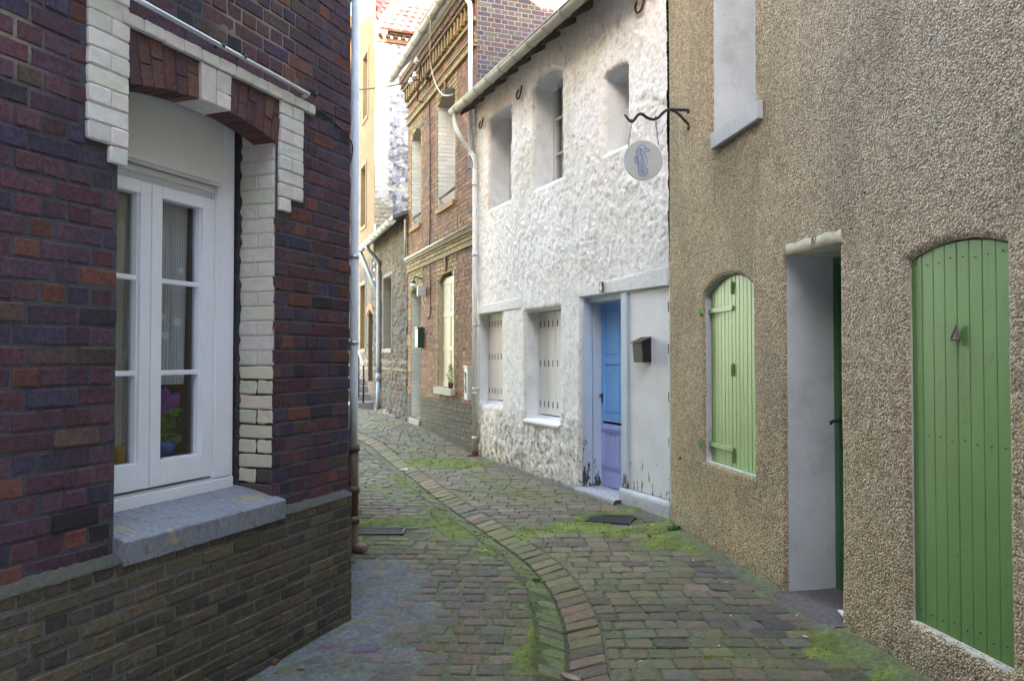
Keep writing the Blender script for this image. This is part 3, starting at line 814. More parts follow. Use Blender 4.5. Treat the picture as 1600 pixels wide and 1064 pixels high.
# downpipe round the corner: pale above, brown cast iron foot
px_, py_ = -1.215, 6.12
pu, pd = FL.inv(px_, py_)
dp = MB(); dp.tube([(pu, pd, .80), (pu, pd, 1.3), (pu + .002, pd, 7.15)], .033, 14)
dpo = part('downpipe', dp, 'pipe_grey', house, True)
cf = MB(); dx_, dy_ = FL.inv(px_ + .10, py_ - .02); 
cf.tube([(pu, pd, .82), (pu, pd, .30)], .040, 14)
el = smooth_path([(pu, pd, .30), (pu, pd, .12), (pu * .75 + dx_ * .25, pd * .75 + dy_ * .25, .06), (dx_, dy_, .045)], 5); cf.tube(el, .043, 14)
for z in (.50, .27, .815): cf.tube([(pu, pd, z - .025), (pu, pd, z + .025)], .049, 14)
part('cast_iron_foot', cf, 'cast', dpo, True)
for z in (2.28, 4.6, 1.62):
    cl = MB(); cl.tube([(pu, pd, z - .014), (pu, pd, z + .014)], .038, 14); ex, ey = FL.inv(px_ - .06, py_); cl.tube([(pu, pd, z), (ex, ey, z)], .01)
    part('pipe_clip', cl, 'steel', dpo, True)
# conduit over the window, with its wire
cd = MB(); a = FL.uz(100, -75, DU - .04); b = FL.uz(481, 152, DU - .04)
zc_ = (FL.z(300, 50, DU - .04) + b[1]) / 2
cd.tube([(a[0], DU - .045, zB1 + .055), (b[0], DU - .045, zB1 + .028)], .0105, 10)
cd.tube([(b[0], DU - .045, zB1 + .028), (b[0] + .006, DU - .02, zB1 + .022), (b[0] + .006, DU, zB1 + .02)], .0105, 10)
cdo = single('conduit', 'shiny grey metal conduit running just above the white label course of the left window', 'conduit', cd, 'steel', FL, (b[0], DU, zB1), smooth=True)
for px in (330, 365, 478):
    u = FL.u(px, DU); c2 = MB(); c2.tube([(u - .008, DU - .045, zB1 + .045), (u + .008, DU - .045, zB1 + .045)], .014, 8); c2.box(u - .004, u + .004, DU - .05, DU + .0, zB1 + .04, zB1 + .052); part('clip', c2, 'iron', cdo)
wi = MB(); P = [FL.uz(x, y, DU - .012) for x, y in ((484, 166), (500, 172), (520, 190), (538, 206), (545, 215))]
wi.tube(smooth_path([(u, DU - .012, z) for u, z in P] + [(LLu + .03, DU - .0, P[-1][1] - .06), (LLu + .03, DU + .05, P[-1][1] - .25)], 4), .004, 6)
single('wall_wire', 'thin dark wire looping from the conduit end towards the left downpipe', 'wire', wi, 'cable', FL, (P[0][0], DU, P[0][1]), smooth=True)
# things behind the glass
def curtain(name, label, u0, u1, z0, z1, d, mat, amp=.015, waves=9, group=None):
    mb = MB(); n = 60; m = 10
    for j in range(m + 1):
        for i in range(n + 1):
            s = i / n; t = j / m
            mb.v.append((u0 + (u1 - u0) * s + .01 * math.sin(3 * t + 5 * s), d + amp * math.sin(s * waves * 2 * math.pi + t) * (1 - .4 * t), z0 + (z1 - z0) * t))
    mb.f = [(j * (n + 1) + i, j * (n + 1) + i + 1, (j + 1) * (n + 1) + i + 1, (j + 1) * (n + 1) + i) for j in range(m) for i in range(n)]; mb.c = [(1, 1, 1)] * len(mb.v)
    return single(name, label, 'curtain', mb, mat, FL, (u0, d, z1), smooth=True)
curtain('lace_curtain', 'white patterned lace curtain behind the right-hand pane of the left window', g0 - .02, g1 - .02, gB + .33, gT + .1, DW + .035, 'lace', amp=.01, waves=3)
curtain('net_curtain', 'beige ribbed net curtain behind the left-hand casement of the left window', u_fl, FL.u(206, DW + .1), gB - .05, gT + .1, DW + .05, 'net', .01, 14)
vu, vz = FL.uz(262, 680, DW + .09); vd = DW + .11; zt_ = gB - .03
vt = thing('flower_pot', 'blue pot of purple flowers standing behind the left window glass', 'potted plant', FL, (vu, vd, zt_))
pt = MB(); pt.lathe([(.001, zt_), (.035, zt_), (.05, zt_ + .05), (.052, zt_ + .09), (.047, zt_ + .09), (.03, zt_ + .08)], vu, vd); part('pot', pt, 'bluepot', vt, True)
lv = MB(); fl = MB()
for k in range(130):
    a = ru(0, 6.28); r = ru(.0, .075); z = zt_ + ru(.08, .24); s = ru(.018, .035); x, y = vu + r * math.cos(a), vd + r * math.sin(a); b = ru(0, 3)
    lv.add([(x - s * math.cos(b), y - s * math.sin(b) * .5, z), (x, y - .01, z + s * .5), (x + s * math.cos(b), y + s * math.sin(b) * .5, z + .008), (x, y, z - s * .5)], [(0, 1, 2, 3)])
for k in range(110):
    a = ru(0, 6.28); r = ru(.0, .07); z = zt_ + .24 + .10 * rnd() - r * .5; s = ru(.012, .024); x, y = vu + .01 + r * math.cos(a), vd + r * math.sin(a) * .7; b = ru(0, 3)
    s *= .8; fl.add([(x - s, y, z - s * .4), (x, y - s * .6, z - s), (x + s, y, z + s * .3), (x, y + s * .3, z + s)], [(0, 1, 2, 3)])
part('foliage', lv, 'leaf', vt); part('blossom', fl, 'petal', vt)
cu_, _z = FL.uz(187, 715, DW + .02)
cp = MB(); cp.lathe([(.001, gB - .02), (.03, gB - .02), (.034, gB + .075), (.03, gB + .075), (.026, gB)], cu_, DW + .035 + .0)
single('cup', 'small yellow and orange cup behind the lower left pane of the left window', 'cup', cp, 'cuppaint', FL, (cu_, DW + .12, gB - .02), smooth=True)
ws = MB(); ws.box(u_fl - .2, u_fr + .2, DW + .055, DW + .3, zt_ - .03, zt_ - .001); part('inner_sill', ws, 'room', house)
# ================================================================== tan pebble-dashed house
sh = thing('pebble_dash_house', 'tan pebble-dashed house with green plank shutters at the right edge', 'house', FS)
oW = dict(u0=FS.u(1118), u1=FS.u(1184), z0=FS.z(1118, 214), z1=5.2)
oD = dict(u0=FS.u(1230), u1=FS.u(1316), z0=-.1, z1=FS.z(1230, 402))
oA = dict(u0=FS.u(1103), u1=FS.u(1180), z0=(FS.z(1105, 722) + FS.z(1180, 742)) / 2, z1=(FS.z(1105, 457) + FS.z(1180, 447)) / 2, rise=0)
oA['rise'] = FS.z(1140, 429) - oA['z1']
oB = dict(u0=FS.u(1423), u1=FS.u(1578), z0=(FS.z(1430, 972) + FS.z(1577, 1038)) / 2, z1=(FS.z(1424, 405) + FS.z(1578, 380)) / 2)
oB['rise'] = FS.z(1500, 374) - oB['z1']
for o in (oW, oD, oA, oB): print('stucco', {k: round(v, 3) for k, v in o.items()})
def hS(U, Z):
    f1, f2, _ = worley(U * 85, Z * 85, 4); f3, _, _ = worley(U * 150, Z * 150, 8)
    n = fbm(U * 6, Z * 6, 2); big = fbm(U * 1.3, Z * 1.3, 6, 2)
    lo = sstep(.35, .0, Z) * .012 * fbm(U * 9, Z * 9, 61)
    return .0055 * (1 - np.clip(f1, 0, 1)) + .003 * (1 - np.clip(f3, 0, 1)) + .008 * n + .012 * big + lo
def cS(U, Z, h):
    n = fbm(U * 1.1, Z * 1.1, 40, 3)[..., None]; n2 = fbm(U * 30, Z * 30, 44)[..., None]
    top = sstep(1.2, 3.0, Z)[..., None]; near = sstep(1.0, 3.6, U)[..., None]
    tan = np.array((.55, .415, .26)); grey = np.array((.475, .405, .32))
    k = np.clip(.15 + .55 * top * near + .5 * near * .5 + .3 * (n - .5), 0, 1)
    c = tan * (1 - k) + grey * k
    d = sstep(.22, -.02, Z + .25 * (n2[..., 0] - .5))[..., None] * .5
    c = c * (1 - d) + np.array((.16, .13, .10)) * d
    bl = sstep(.5, .66, fbm(U * 2.6, Z * 1.7, 141, 4))[..., None]; c = c * (1 - .16 * bl)
    st = (sstep(.52, .7, fbm(U * 9, Z * .9, 151, 4)) * sstep(2.0, 3.6, Z))[..., None]; c = c * (1 - .08 * st)
    yl = (sstep(1.7, .3, Z) * sstep(.40, .6, fbm(U * 1.7, Z * 2.2, 161, 3)))[..., None]; c = c * (1 - .3 * yl) + np.array((.56, .40, .20)) * .3 * yl
    us = (sstep(.42, .0, np.abs(U - (oW['u0'] + oW['u1']) / 2) - .25) * sstep(2.3, 3.2, Z) * (Z < 3.25) * fbm(U * 14, Z * 1.5, 171))[..., None]; c = c * (1 - .35 * us)
    return c * (.8 + .4 * n2)
w1 = grid_wall(0, 4.6, -.12, 4.95, .0075, [oW, oD, oA, oB], hS, cS)
part('wall', w1, 'stucco', sh, True, cols=True)
ex = MB(); c_ = (.38, .30, .2)
ex.box(4.6, 12, -.005, .4, -.12, 7.6, c_); ex.box(0, 4.6, .005, .4, 4.96, 7.6, c_)
ex.box(.0, .012, -.004, 7, -.1, 7.6, c_); ex.box(0, 12, 7, 7.3, 0, 7.6, c_); ex.box(11.8, 12, .4, 7, 0, 7.6, c_)
part('shell_wall', ex, 'stucco', sh, cols=True)
rf = MB(); rf.hexa([(-.1, -.3, 7.6), (12.1, -.3, 7.6), (12.1, 7.6, 7.6), (-.1, 7.6, 7.6), (0, 3.5, 10.4), (12, 3.5, 10.4), (12, 3.8, 10.4), (0, 3.8, 10.4)]); part('roof', rf, 'slate', sh)
# upper window: deep pale reveal, shuttered behind
part('window_reveal', reveal(oW, 0, .33), 'bluewhite_reveal', sh, True)
p = MB(); p.box(oW['u0'] - .02, oW['u1'] + .02, .33, .37, oW['z0'], 5.2); part('window', p, 'whitewood', sh)
sl = MB(); s0 = FS.u(1112, -.05); s1_ = FS.u(1187, -.05); zt = FS.z(1112, 208, -.05); zb = FS.z(1112, 233, -.05)
sl.hexa([(s0, -.05, zb), (s1_, -.05, zb), (s1_, .3, zb), (s0, .3, zb), (s0, -.05, zt), (s1_, -.05, zt), (s1_, .3, zt + .05), (s0, .3, zt + .05)])
part('window_sill', sl, 'sill_paint', sh, bevel=.006)
# doorway
part('door_reveal', reveal(oD, 0, .325, .004), 'bluewhite_reveal', sh, True)
dr = MB(); dw = oD['u1'] - oD['u0']; d0 = .325
dr.box(oD['u0'] - .03, oD['u0'] + .05, d0 - .012, d0 + .05, .05, oD['z1'] + .02); dr.box(oD['u1'] - .05, oD['u1'] + .03, d0 - .012, d0 + .05, .05, oD['z1'] + .02)
dr.box(oD['u0'] + .05, oD['u1'] - .05, d0 - .01, d0 + .05, oD['z1'] - .05, oD['z1'] + .02)
n = 5
for k in range(n):
    a = oD['u0'] + .05 + (dw - .1) * k / n; b = a + (dw - .1) / n; dr.box(a + .002, b - .002, d0 + .014, d0 + .05, .06, oD['z1'] - .05)
dro = part('door', dr, 'greendark', sh, bevel=.003)
hd = MB(); hu = oD['u0'] + .085; hz = FS.z(1312, 660, .28)
hd.box(hu - .02, hu + .02, d0 - .002, d0 + .016, hz - .17, hz + .10); hd.tube(smooth_path([(hu, d0, hz + .01), (hu, d0 - .05, hz + .01), (hu - .02, d0 - .07, hz), (hu - .04, d0 - .06, hz - .012)], 4), .010, 8)
part('door_handle', hd, 'iron', dro, True)
lt = MB(); l0 = FS.u(1228, -.025); l1 = FS.u(1317, -.025); zb = oD['z1'] + .0
def zl(u): return zb + .07 + .006 * math.sin(u * 30)
n = 16; cu_ = [l0 + (l1 - l0) * k / n for k in range(n + 1)]
lt.v = []
for u in cu_:
    r = lambda: ru(-.003, .003); lt.v += [(u, .32, zb - .002), (u, -.02 + r(), zb + r()), (u, -.028 + r(), zb + .008 + r()), (u, -.026 + r(), zl(u) + r()), (u, 0.01, zl(u) + .012 + r())]
lt.f = [(5 * i + j, 5 * i + 5 + j, 5 * i + 6 + j, 5 * i + 1 + j) for i in range(n) for j in range(4)] + [(4, 3, 2, 1, 0), tuple(5 * n + j for j in range(5))]; lt.c = [(1, 1, 1)] * len(lt.v)
lo = part('door_lintel', lt, 'lintel_stone', sh, True)
iv = MB(); uu, zz_ = FS.uz(1271, 379, -.03); text_mesh('IV', .075, iv, lambda x, y, z: (uu + x, -.0285 - z, zz_ + y), .0012, .9); part('carved_numeral', iv, 'timber', lo)
ds = MB(); a0, a1 = oD['u0'] - .015, oD['u1'] + .03; n = 10
for k in range(n + 1):
    u = a0 + (a1 - a0) * k / n; r = lambda: ru(-.004, .004)
    ds.v += [(u, -.09 + r() * 2, -.08), (u, -.10 + r() * 2, .035 + r()), (u, -.07 + r(), .056 + r()), (u, .33, .066)]
ds.f = [(4 * i + j, 4 * i + 4 + j, 4 * i + 5 + j, 4 * i + 1 + j) for i in range(n) for j in range(3)] + [(3, 2, 1, 0), tuple(4 * n + j for j in range(4))]; ds.c = [(.11, .085, .085)] * len(ds.v)
part('doorstep', ds, 'stone', sh, True, cols=True)
# shutters
def planks(o, d, th, n, mat, name, label=None, gap=.003, parent=sh, z0=None):
    mb = MB(); u0, u1 = o['u0'], o['u1']; hw = (u1 - u0)
    for k in range(n):
        a = u0 + hw * k / n; b = u0 + hw * (k + 1) / n; m = 4; pts = [(a + gap / 2, (z0 or o['z0'])), (b - gap / 2, (z0 or o['z0']))]
        for i in range(m, -1, -1):
            u = a + gap / 2 + (b - a - gap) * i / m; pts.append((u, float(arch_z(o, np.array(u))) - .006))
        dd = d + ru(-.0012, .0012); mb.prism(pts, dd, dd + th)
    bk = [(u0, o['z0'] + .01)] + [(u1, o['z0'] + .01)] + [(u1 + (u0 - u1) * i / 12, float(arch_z(o, np.array(u1 + (u0 - u1) * i / 12))) - .02) for i in range(13)]
    ob_ = part(name, mb, mat, parent, bevel=.0035, label=label)
    b2 = MB(); b2.prism(bk, d + th * .55, d + th + .01); part('backing_board', b2, 'greendark', ob_)
    return ob_
part('small_shutter_reveal', reveal(oA, 0, .12), 'bluewhite_reveal', sh, True)
oA2 = dict(oA); oA2['u0'] = oA['u0'] + .028
um = FS.u(1145, .03)
sA = planks(oA2, .035, .025, 13, 'greenlight', 'small_shutter', 'light green narrow plank shutter with arched top and strap hinges')
for (px, py, w) in ((1105, 487, .15), (1105, 692, .15)):
    u, z = FS.uz(px, py, .02); hb = MB(); hb.box(u - .045, um + .01, .020, .033, z - .017, z + .017); hb.box(u - .05, u - .005, -.03, .03, z - .016, z + .016); hb.tube([(u - .03, -.03, z - .035), (u - .03, -.03, z + .03)], .011, 8)
    for k in range(4): uu = u + .02 + k * (um - u - .04) / 3; hb.tube([(uu, .024, z), (uu, .019, z)], .005, 6)
    part('strap_hinge', hb, 'green' if False else 'greenlight', sA, bevel=.0015)
for py in (450, 578, 713):
    u, z = FS.uz(1145, py, .03); hb = MB(); hb.box(um - .011, um + .011, .026, .034, z - .045, z + .045); hb.tube([(um, .024, z - .045), (um, .024, z + .045)], .007, 8); part('leaf_hinge', hb, 'green', sA)
part('large_shutter_reveal', reveal(oB, 0, .10), 'cream', sh, True)
sB = planks(oB, .008, .028, 8, 'green', 'large_shutter', 'large mid green plank shutter bearing a bronze figure 4')
nb = MB()
for k in range(8):
    u = oB['u0'] + (oB['u1'] - oB['u0']) * (k + .5) / 8
    for z in (oB['z1'] - .03 + ru(-.01, .01), FS.z(1500, 690) + ru(-.01, .01), oB['z0'] + .07 + ru(-.02, .02)):
        nb.tube([(u + ru(-.008, .008), .0095, z), (u, .004, z)], (.0032), 6)
parts_each('nail', nb, 'iron', sB)
nu, nz = FS.uz(1503.5, 524, .03); n4 = MB(); h4 = .044
def bar4(a, b, w): n4.tube([(nu + a[0] * h4, -.004, nz + a[1] * h4), (nu + b[0] * h4, -.004, nz + b[1] * h4)], w, 4)
bar4((.28, -1), (.28, 1), .0068); bar4((.28, .98), (-.62, -.38), .007); bar4((-.62, -.38), (.62, -.38), .0075)
n4.tube([(nu + .28 * h4, .004, nz - .7 * h4), (nu + .28 * h4, -.004, nz - .7 * h4)], .005, 6)
part('figure_four', n4, 'bronze', sB)
sb = MB(); n = 20
for k in range(n + 1):
    u = oB['u0'] - .01 + (oB['u1'] - oB['u0'] + .02) * k / n; r = lambda: ru(-.003, .003)
    sb.v += [(u, -.012 + r(), oB['z0'] - .022 + r()), (u, -.008 + r(), oB['z0'] - .004 + r()), (u, .04, oB['z0'] + .006)]
sb.f = [(3 * i + j, 3 * i + 3 + j, 3 * i + 4 + j, 3 * i + 1 + j) for i in range(n) for j in (0, 1)]; sb.c = [(1, 1, 1)] * len(sb.v)
part('large_shutter_sill', sb, 'cream', sh, True)
for (px, py, r_) in ((1063, 715, .011), (1066, 560, .005), (1094, 640, .004), (1352, 300, .005)):
    u, z = FS.uz(px, py, -.02); hb = MB(); hb.tube([(u, .0, z), (u + .006, -.032, z - .004)], r_, 7); part('iron_stub', hb, 'rust', sh, True)
# folded papers on the step
for nm, c, d_, lab in (('leaflet', 'paper_green', 0, 'white and green leaflet on top of the papers lying on the stone doorstep'), ('brochure', 'paper_red', 1, 'red folded brochure lying under a leaflet on the stone doorstep')):
    u, z = FS.uz(1318, 952, .0); u = oD['u1'] - .12; z = .066 + (.022 if d_ == 0 else .004); mb = MB(); x0, y0 = u, .03 + .01 * d_
    mb.hexa([(x0, y0, z), (x0 + .2, y0 - .05, z), (x0 + .23, y0 + .1, z), (x0 + .04, y0 + .16, z)] + [(x0, y0, z + .008), (x0 + .2, y0 - .05, z + .008), (x0 + .23, y0 + .1, z + .008), (x0 + .04, y0 + .16, z + .008)])
    o_ = single(nm, lab, 'paper', mb, 'paper' if d_ == 0 else 'paper_red', FS, (x0, y0, z))
    if d_ == 0:
        g = MB(); g.box(x0 + .06, x0 + .2, y0 - .01, y0 + .08, z + .0085, z + .0095); part('green_print', g, 'paper_green', o_)
# ---- hanging sign
bz1 = FS.z(1081, 173); bz2 = FS.z(1081, 199); bu = FS.u(1081)
sg = thing('hanging_sign', 'round pale sign with a blue seahorse hanging on chains from a wavy iron bracket', 'sign', FS, (bu, 0, bz1))
def alongd(px, u=bu):                         # distance out from the wall where pixel column px is met, straight out from u
    lo, hi = 0, 1.5
    for _ in range(40):
        m = (lo + hi) / 2; X, Y, _z = FS.w(u, -m, 0)
        if X / Y * FP * 1.0 + 800 > px: lo = m
        else: hi = m
    return m
def zat(px, py, m, u=bu):
    X, Y, _ = FS.w(u, -m, 0); r = ray(px, py); return CAMZ + r[2] * Y / r[1]
pp = [(1081, 173), (1062, 172), (1045, 172), (1036, 178), (1030, 184), (1022, 187), (1012, 184), (1005, 179), (998, 180), (990, 190), (984, 188), (977, 179)]
P3 = [(bu, -alongd(x), zat(x, y, alongd(x))) for x, y in pp]
br = MB(); br.tube(smooth_path(P3, 4), [.0125] * (4 * 11 - 4) + [.011, .01, .009, .008, .007], 10)
p2 = [(1082, 198), (1072, 189), (1060, 177), (1050, 172)]
br.tube(smooth_path([(bu, -alongd(x), zat(x, y, alongd(x))) for x, y in p2], 4), .0115, 10)
for z in (bz1, bz2): br.tube([(bu, .01, z), (bu, -.03, z)], .02, 8)
part('bracket', br, 'iron', sg, True)
cxm = alongd(1006); ctz = zat(1006, 251, cxm); Xc, Yc, _ = FS.w(bu, -cxm, 0); rad = 31.5 / FP * Yc
bd = MB(); n = 48; v = []
for dd in (-.009, .009):
    for k in range(n): a = 2 * math.pi * k / n; v.append((bu + dd, -cxm + rad * math.cos(a), ctz + rad * math.sin(a)))
bd.add(v, [tuple(range(n - 1, -1, -1)), tuple(range(n, 2 * n))] + [(k, (k + 1) % n, n + (k + 1) % n, n + k) for k in range(n)])
bo = part('sign_board', bd, 'board', sg, bevel=.003)
for (tx, ty, bx_, by_) in ((988, 192, 983, 228), (1026, 187, 1030, 226)):
    m0, m1_ = alongd(tx), alongd(bx_); z0 = zat(tx, ty, m0); z1 = zat(bx_, by_, m1_); cn = MB(); nl = 10
    for k in range(nl):
        t0 = k / nl; t1 = (k + 1.25) / nl; a = (bu, -(m0 + (m1_ - m0) * t0), z0 + (z1 - z0) * t0); b = (bu, -(m0 + (m1_ - m0) * t1), z0 + (z1 - z0) * t1)
        w = .006; o = (w, 0) if k % 2 else (0, w); mid = lambda s, t: (a[0] * (1 - t) + b[0] * t + s * o[0], a[1] * (1 - t) + b[1] * t + s * o[1], a[2] * (1 - t) + b[2] * t)
        cn.tube([a, mid(1, .25), mid(1, .75), b, mid(-1, .75), mid(-1, .25), a], .0022, 5, cap=False)
    cn.tube([(bu + .014 * math.cos(k), -m0, z0 + .014 + .014 * math.sin(k)) for k in range(8)], .004, 5)
    part('chain', cn, 'iron', sg)
# the seahorse, drawn as thin raised lines
sea = MB(); k_ = rad / 155.0                 # outline measured on a 310-unit wide disc
def sp(x, y): return (bu + .0105, -(cxm) + (283 - x) * -k_ * 1.0, ctz - (y - 730) * k_)
def sp(x, y): return (bu + .0115, -cxm - (283 - x) * k_, ctz - (y - 730) * k_)
def ln(pts, r=.0016, sm=True): sea.tube(smooth_path([sp(*p) for p in pts], 4) if sm and len(pts) > 2 else [sp(*p) for p in pts], r, 5)
ln([(238, 640), (243, 626), (256, 620), (266, 608), (276, 606), (290, 618), (300, 632), (312, 645), (330, 645), (332, 655), (318, 662), (302, 660), (288, 668), (272, 655), (262, 640)])
ln([(238, 640), (226, 665), (228, 700), (240, 730), (243, 770), (240, 810), (248, 840), (275, 855), (302, 848), (318, 828), (316, 802), (300, 790), (284, 800), (283, 818), (293, 826), (303, 818)])
ln([(288, 668), (300, 700), (312, 725), (308, 755), (290, 778), (278, 782), (272, 800), (274, 825), (286, 835)])
ln([(262, 640), (258, 665), (272, 700), (280, 730), (274, 780)])
ln([(294, 638), (297, 641), (294, 644), (291, 641), (294, 638)])
for y0, x0, y1, x1 in ((650, 232, 645, 262), (664, 228, 660, 262), (680, 228, 674, 266), (696, 230, 690, 286), (712, 234, 706, 300), (728, 240, 722, 296), (744, 242, 740, 280), (760, 243, 757, 278), (776, 242, 774, 277), (792, 241, 790, 274), (808, 241, 806, 273), (826, 244, 818, 274), (842, 252, 828, 277), (852, 270, 835, 284), (850, 292, 834, 292), (840, 308, 828, 300), (820, 318, 815, 304), (800, 312, 806, 300)):
    ln([(x0, y0), (x1, y1)], .0012, False)
ln([(240, 728), (222, 706), (210, 712), (212, 735), (224, 755), (242, 758)])
for y, x in ((716, 214), (728, 212), (742, 218)): ln([(x, y), (240, y + 6)], .0011, False)
part('seahorse', sea, 'seablue', bo)
# ================================================================== whitewashed house
wh = thing('whitewashed_house', 'rough whitewashed house with a blue door, between the brick and the pebble-dashed houses', 'house', FW)
def opn(F, l, r, yb, yt, rise_y=None, d=0):
    """l, r: pixel columns; yb / yt: (left y, right y) of sill and head"""
    o = dict(u0=F.u(l, d), u1=F.u(r, d), z0=(F.z(l, yb[0], d) + F.z(r, yb[1], d)) / 2, z1=(F.z(l, yt[0], d) + F.z(r, yt[1], d)) / 2)
    if rise_y: o['rise'] = F.z(rise_y[0], rise_y[1], d) - o['z1']
    return o
w1o = opn(FW, 767.5, 801.5, (327, 311), (185, 165)); w1o['rise'] = .03
w2o = opn(FW, 838, 882, (295, 277), (143, 112), (862, 111)); w2o['rise'] = max(.08, w2o['rise'])
w3o = opn(FW, 950, 986, (242, 222), (126, 101)); w3o['rise'] = .05
sA_ = opn(FW, 750, 787, (629, 636), (490, 486))
sB_ = opn(FW, 823.5, 877.5, (653, 664), (488, 480))
dO = opn(FW, 911, 1046.5, (800, 800), (464, 447)); dO['z0'] = -.15
for o in (w1o, w2o, w3o, sA_, sB_, dO): print('white', {k: round(v, 3) for k, v in o.items()})
zg = (FW.z(705, 166, -.35) + FW.z(900, 12, -.35)) / 2; ZE = zg - .03
def hW_(U, Z):
    wx = U + .05 * fbm(U * 4, Z * 4, 71); wz = Z + .05 * fbm(U * 4, Z * 4, 72)
    f1, f2, cid = worley(wx * 5.2, wz * 7.5, 11); g1, g2, c2 = worley(wx * 13, wz * 17, 12)
    lump = np.clip((f2 - f1) * 2.2, 0, 1) ** .5
    l2 = np.clip((g2 - g1) * 2, 0, 1) ** .6
    amt = .55 + .45 * sstep(.35, .6, fbm(U * .9, Z * .9, 5, 2))
    smooth_low = sstep(2.6, 2.2, Z) * sstep(.7, 1.1, Z)
    n = fbm(U * 10, Z * 10, 15)
    st = fbm((U + Z * .5) * 22, (Z - U * .5) * 9, 18, 3)
    rough = 1 - .65 * smooth_low
    s2 = fbm((U - Z * .3) * 40, (Z + U * .3) * 16, 28, 3)
    return .004 + rough * (amt * (.009 * lump * (.3 + cid) * sstep(.3, .6, fbm(U * 2.2, Z * 2.2, 88, 2)) + .006 * l2 * c2) + .014 * np.clip(st - .40, 0, 1) * 2 + .006 * np.abs(s2 - .5) * 2) + .009 * n + .03 * (fbm(U * .8, Z * .8, 3, 2) - .5) + .02
def cW_(U, Z, h):
    base = np.array((.88, .855, .815)); dirt = np.array((.42, .36, .28)); tan = np.array((.42, .34, .24))
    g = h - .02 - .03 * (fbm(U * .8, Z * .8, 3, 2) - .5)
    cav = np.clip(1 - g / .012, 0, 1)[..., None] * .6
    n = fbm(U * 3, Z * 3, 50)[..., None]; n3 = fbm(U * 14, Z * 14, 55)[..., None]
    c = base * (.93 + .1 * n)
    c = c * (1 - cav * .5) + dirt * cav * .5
    up = (sstep(.42, .62, fbm(U * 1.6, Z * 1.6, 57, 3)) * sstep(3.0, 5.0, Z + .5 * (1.5 - U * .3)))[..., None]
    c = c * (1 - up * .5) + np.array((.62, .55, .42)) * up * .5
    low = sstep(1.15, .15, Z + .5 * (n[..., 0] - .5))[..., None]
    k = np.clip(.75 * low * (.35 + 1.1 * sstep(.42, .62, n3[..., 0])[..., None]), 0, .85) * (.4 + .6 * sstep(4.0, 1.0, U)[..., None])
    c = c * (1 - k) + tan * k
    sp_ = (sstep(.64, .68, fbm(U * 26, Z * 20, 77, 3)) * .7 * (.25 + .75 * low[..., 0]))[..., None]
    c = c * (1 - sp_) + np.array((.07, .055, .04)) * sp_
    ft = sstep(.14, -.02, Z + .15 * (n3[..., 0] - .5))[..., None] * .8
    c = c * (1 - ft) + np.array((.14, .13, .09)) * ft
    return c
LWX = LW + .05
ww = grid_wall(-.0, LWX, -.1, ZE + .25, .0135, [w1o, w2o, w3o, sA_, sB_, dO], hW_, cW_, edge=.045)
part('wall', ww, 'limewash', wh, True, cols=True)
sw = MB(); cw = (.6, .6, .58)
sw.box(-.0, .012, -.018, 6, -.1, ZE + .2, cw); sw.box(0, LWX, 6, 6.3, 0, ZE + .2, cw)
part('side_wall', sw, 'limewash', wh, cols=True)
for o, d in ((w1o, .31), (w2o, .27), (w3o, .33)):
    part('window_reveal', reveal(o, 0, d, .006), 'whiteplaster', wh, True)
for o, d, ms in ((w1o, .31, 2), (w2o, .265, 2), (w3o, .33, 2)):
    fr = MB(); a, b = o['u0'], o['u1']; top = o['z1'] + o['rise'] * .9; f = .045; mid = (a + b) / 2
    fr.box(a - .02, a + f, d - .03, d + .04, o['z0'], top + .05); fr.box(b - f, b + .02, d - .03, d + .04, o['z0'], top + .05)
    fr.box(a + f, b - f, d - .03, d + .04, o['z0'], o['z0'] + f); fr.box(a + f, b - f, d - .03, d + .04, top - .05, top + .05); fr.box(mid - .035, mid + .035, d - .036, d + .03, o['z0'] + f, top - .05)
    for k in range(1, ms + 1):
        z = o['z0'] + (top - o['z0']) * k / (ms + 1)
        fr.box(a + f, mid - .035, d - .02, d + .02, z - .012, z + .012); fr.box(mid + .035, b - f, d - .02, d + .02, z - .012, z + .012)
    w_ = part('window', fr, 'whitewood', wh, bevel=.003)
    g = MB(); g.box(a + f, b - f, d + .004, d + .008, o['z0'] + f, top - .05); part('pane', g, 'glass', w_)
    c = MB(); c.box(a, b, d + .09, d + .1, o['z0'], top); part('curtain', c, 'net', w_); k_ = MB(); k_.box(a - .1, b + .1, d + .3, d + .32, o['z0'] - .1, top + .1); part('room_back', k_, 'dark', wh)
# lower shuttered windows
for o, d, sx, lab in ((sA_, .13, 763, 'A'), (sB_, .163, 841.5, 'B')):
    part('window_reveal', reveal(o, 0, d + .05, .005), 'whiteplaster', wh, True)
    u0 = FW.u(sx, d) - .0; u0 = o['u0'] + .01; z0 = o['z0'] + .065; z1 = o['z1'] - .012; a = u0; W = o['u1'] - u0; mb = MB(); sl_ = MB()
    n = 4; wds = [.25] * 4; x = a
    for k in range(n):
        w = W / n; fold = .012 if k % 2 else 0
        mb.box(x + .003, x + w - .002, d - fold * .3, d + .03, z0 + ru(-.004, .004), z1)
        m = (x + w / 2)
        for zz in (.10, .50, .885):
            for q in (-.25, .25):
                zc = z0 + (z1 - z0) * zz; sl_.box(m + q * w - .005, m + q * w + .005, d - .0065 - fold * .3, d - .001, zc - .04, zc + .04)
        x += w
    so = part('folding_shutter', mb, 'shutter_white', wh, bevel=.003)
    parts_each('slot', sl_, 'dark', so)
    sb = MB(); sb.box(a, o['u1'], d - .02, d + .05, o['z0'] + .0, z0 - .018); part('window_frame', sb, 'pvc', wh, bevel=.003)
sl = MB(); n = 18
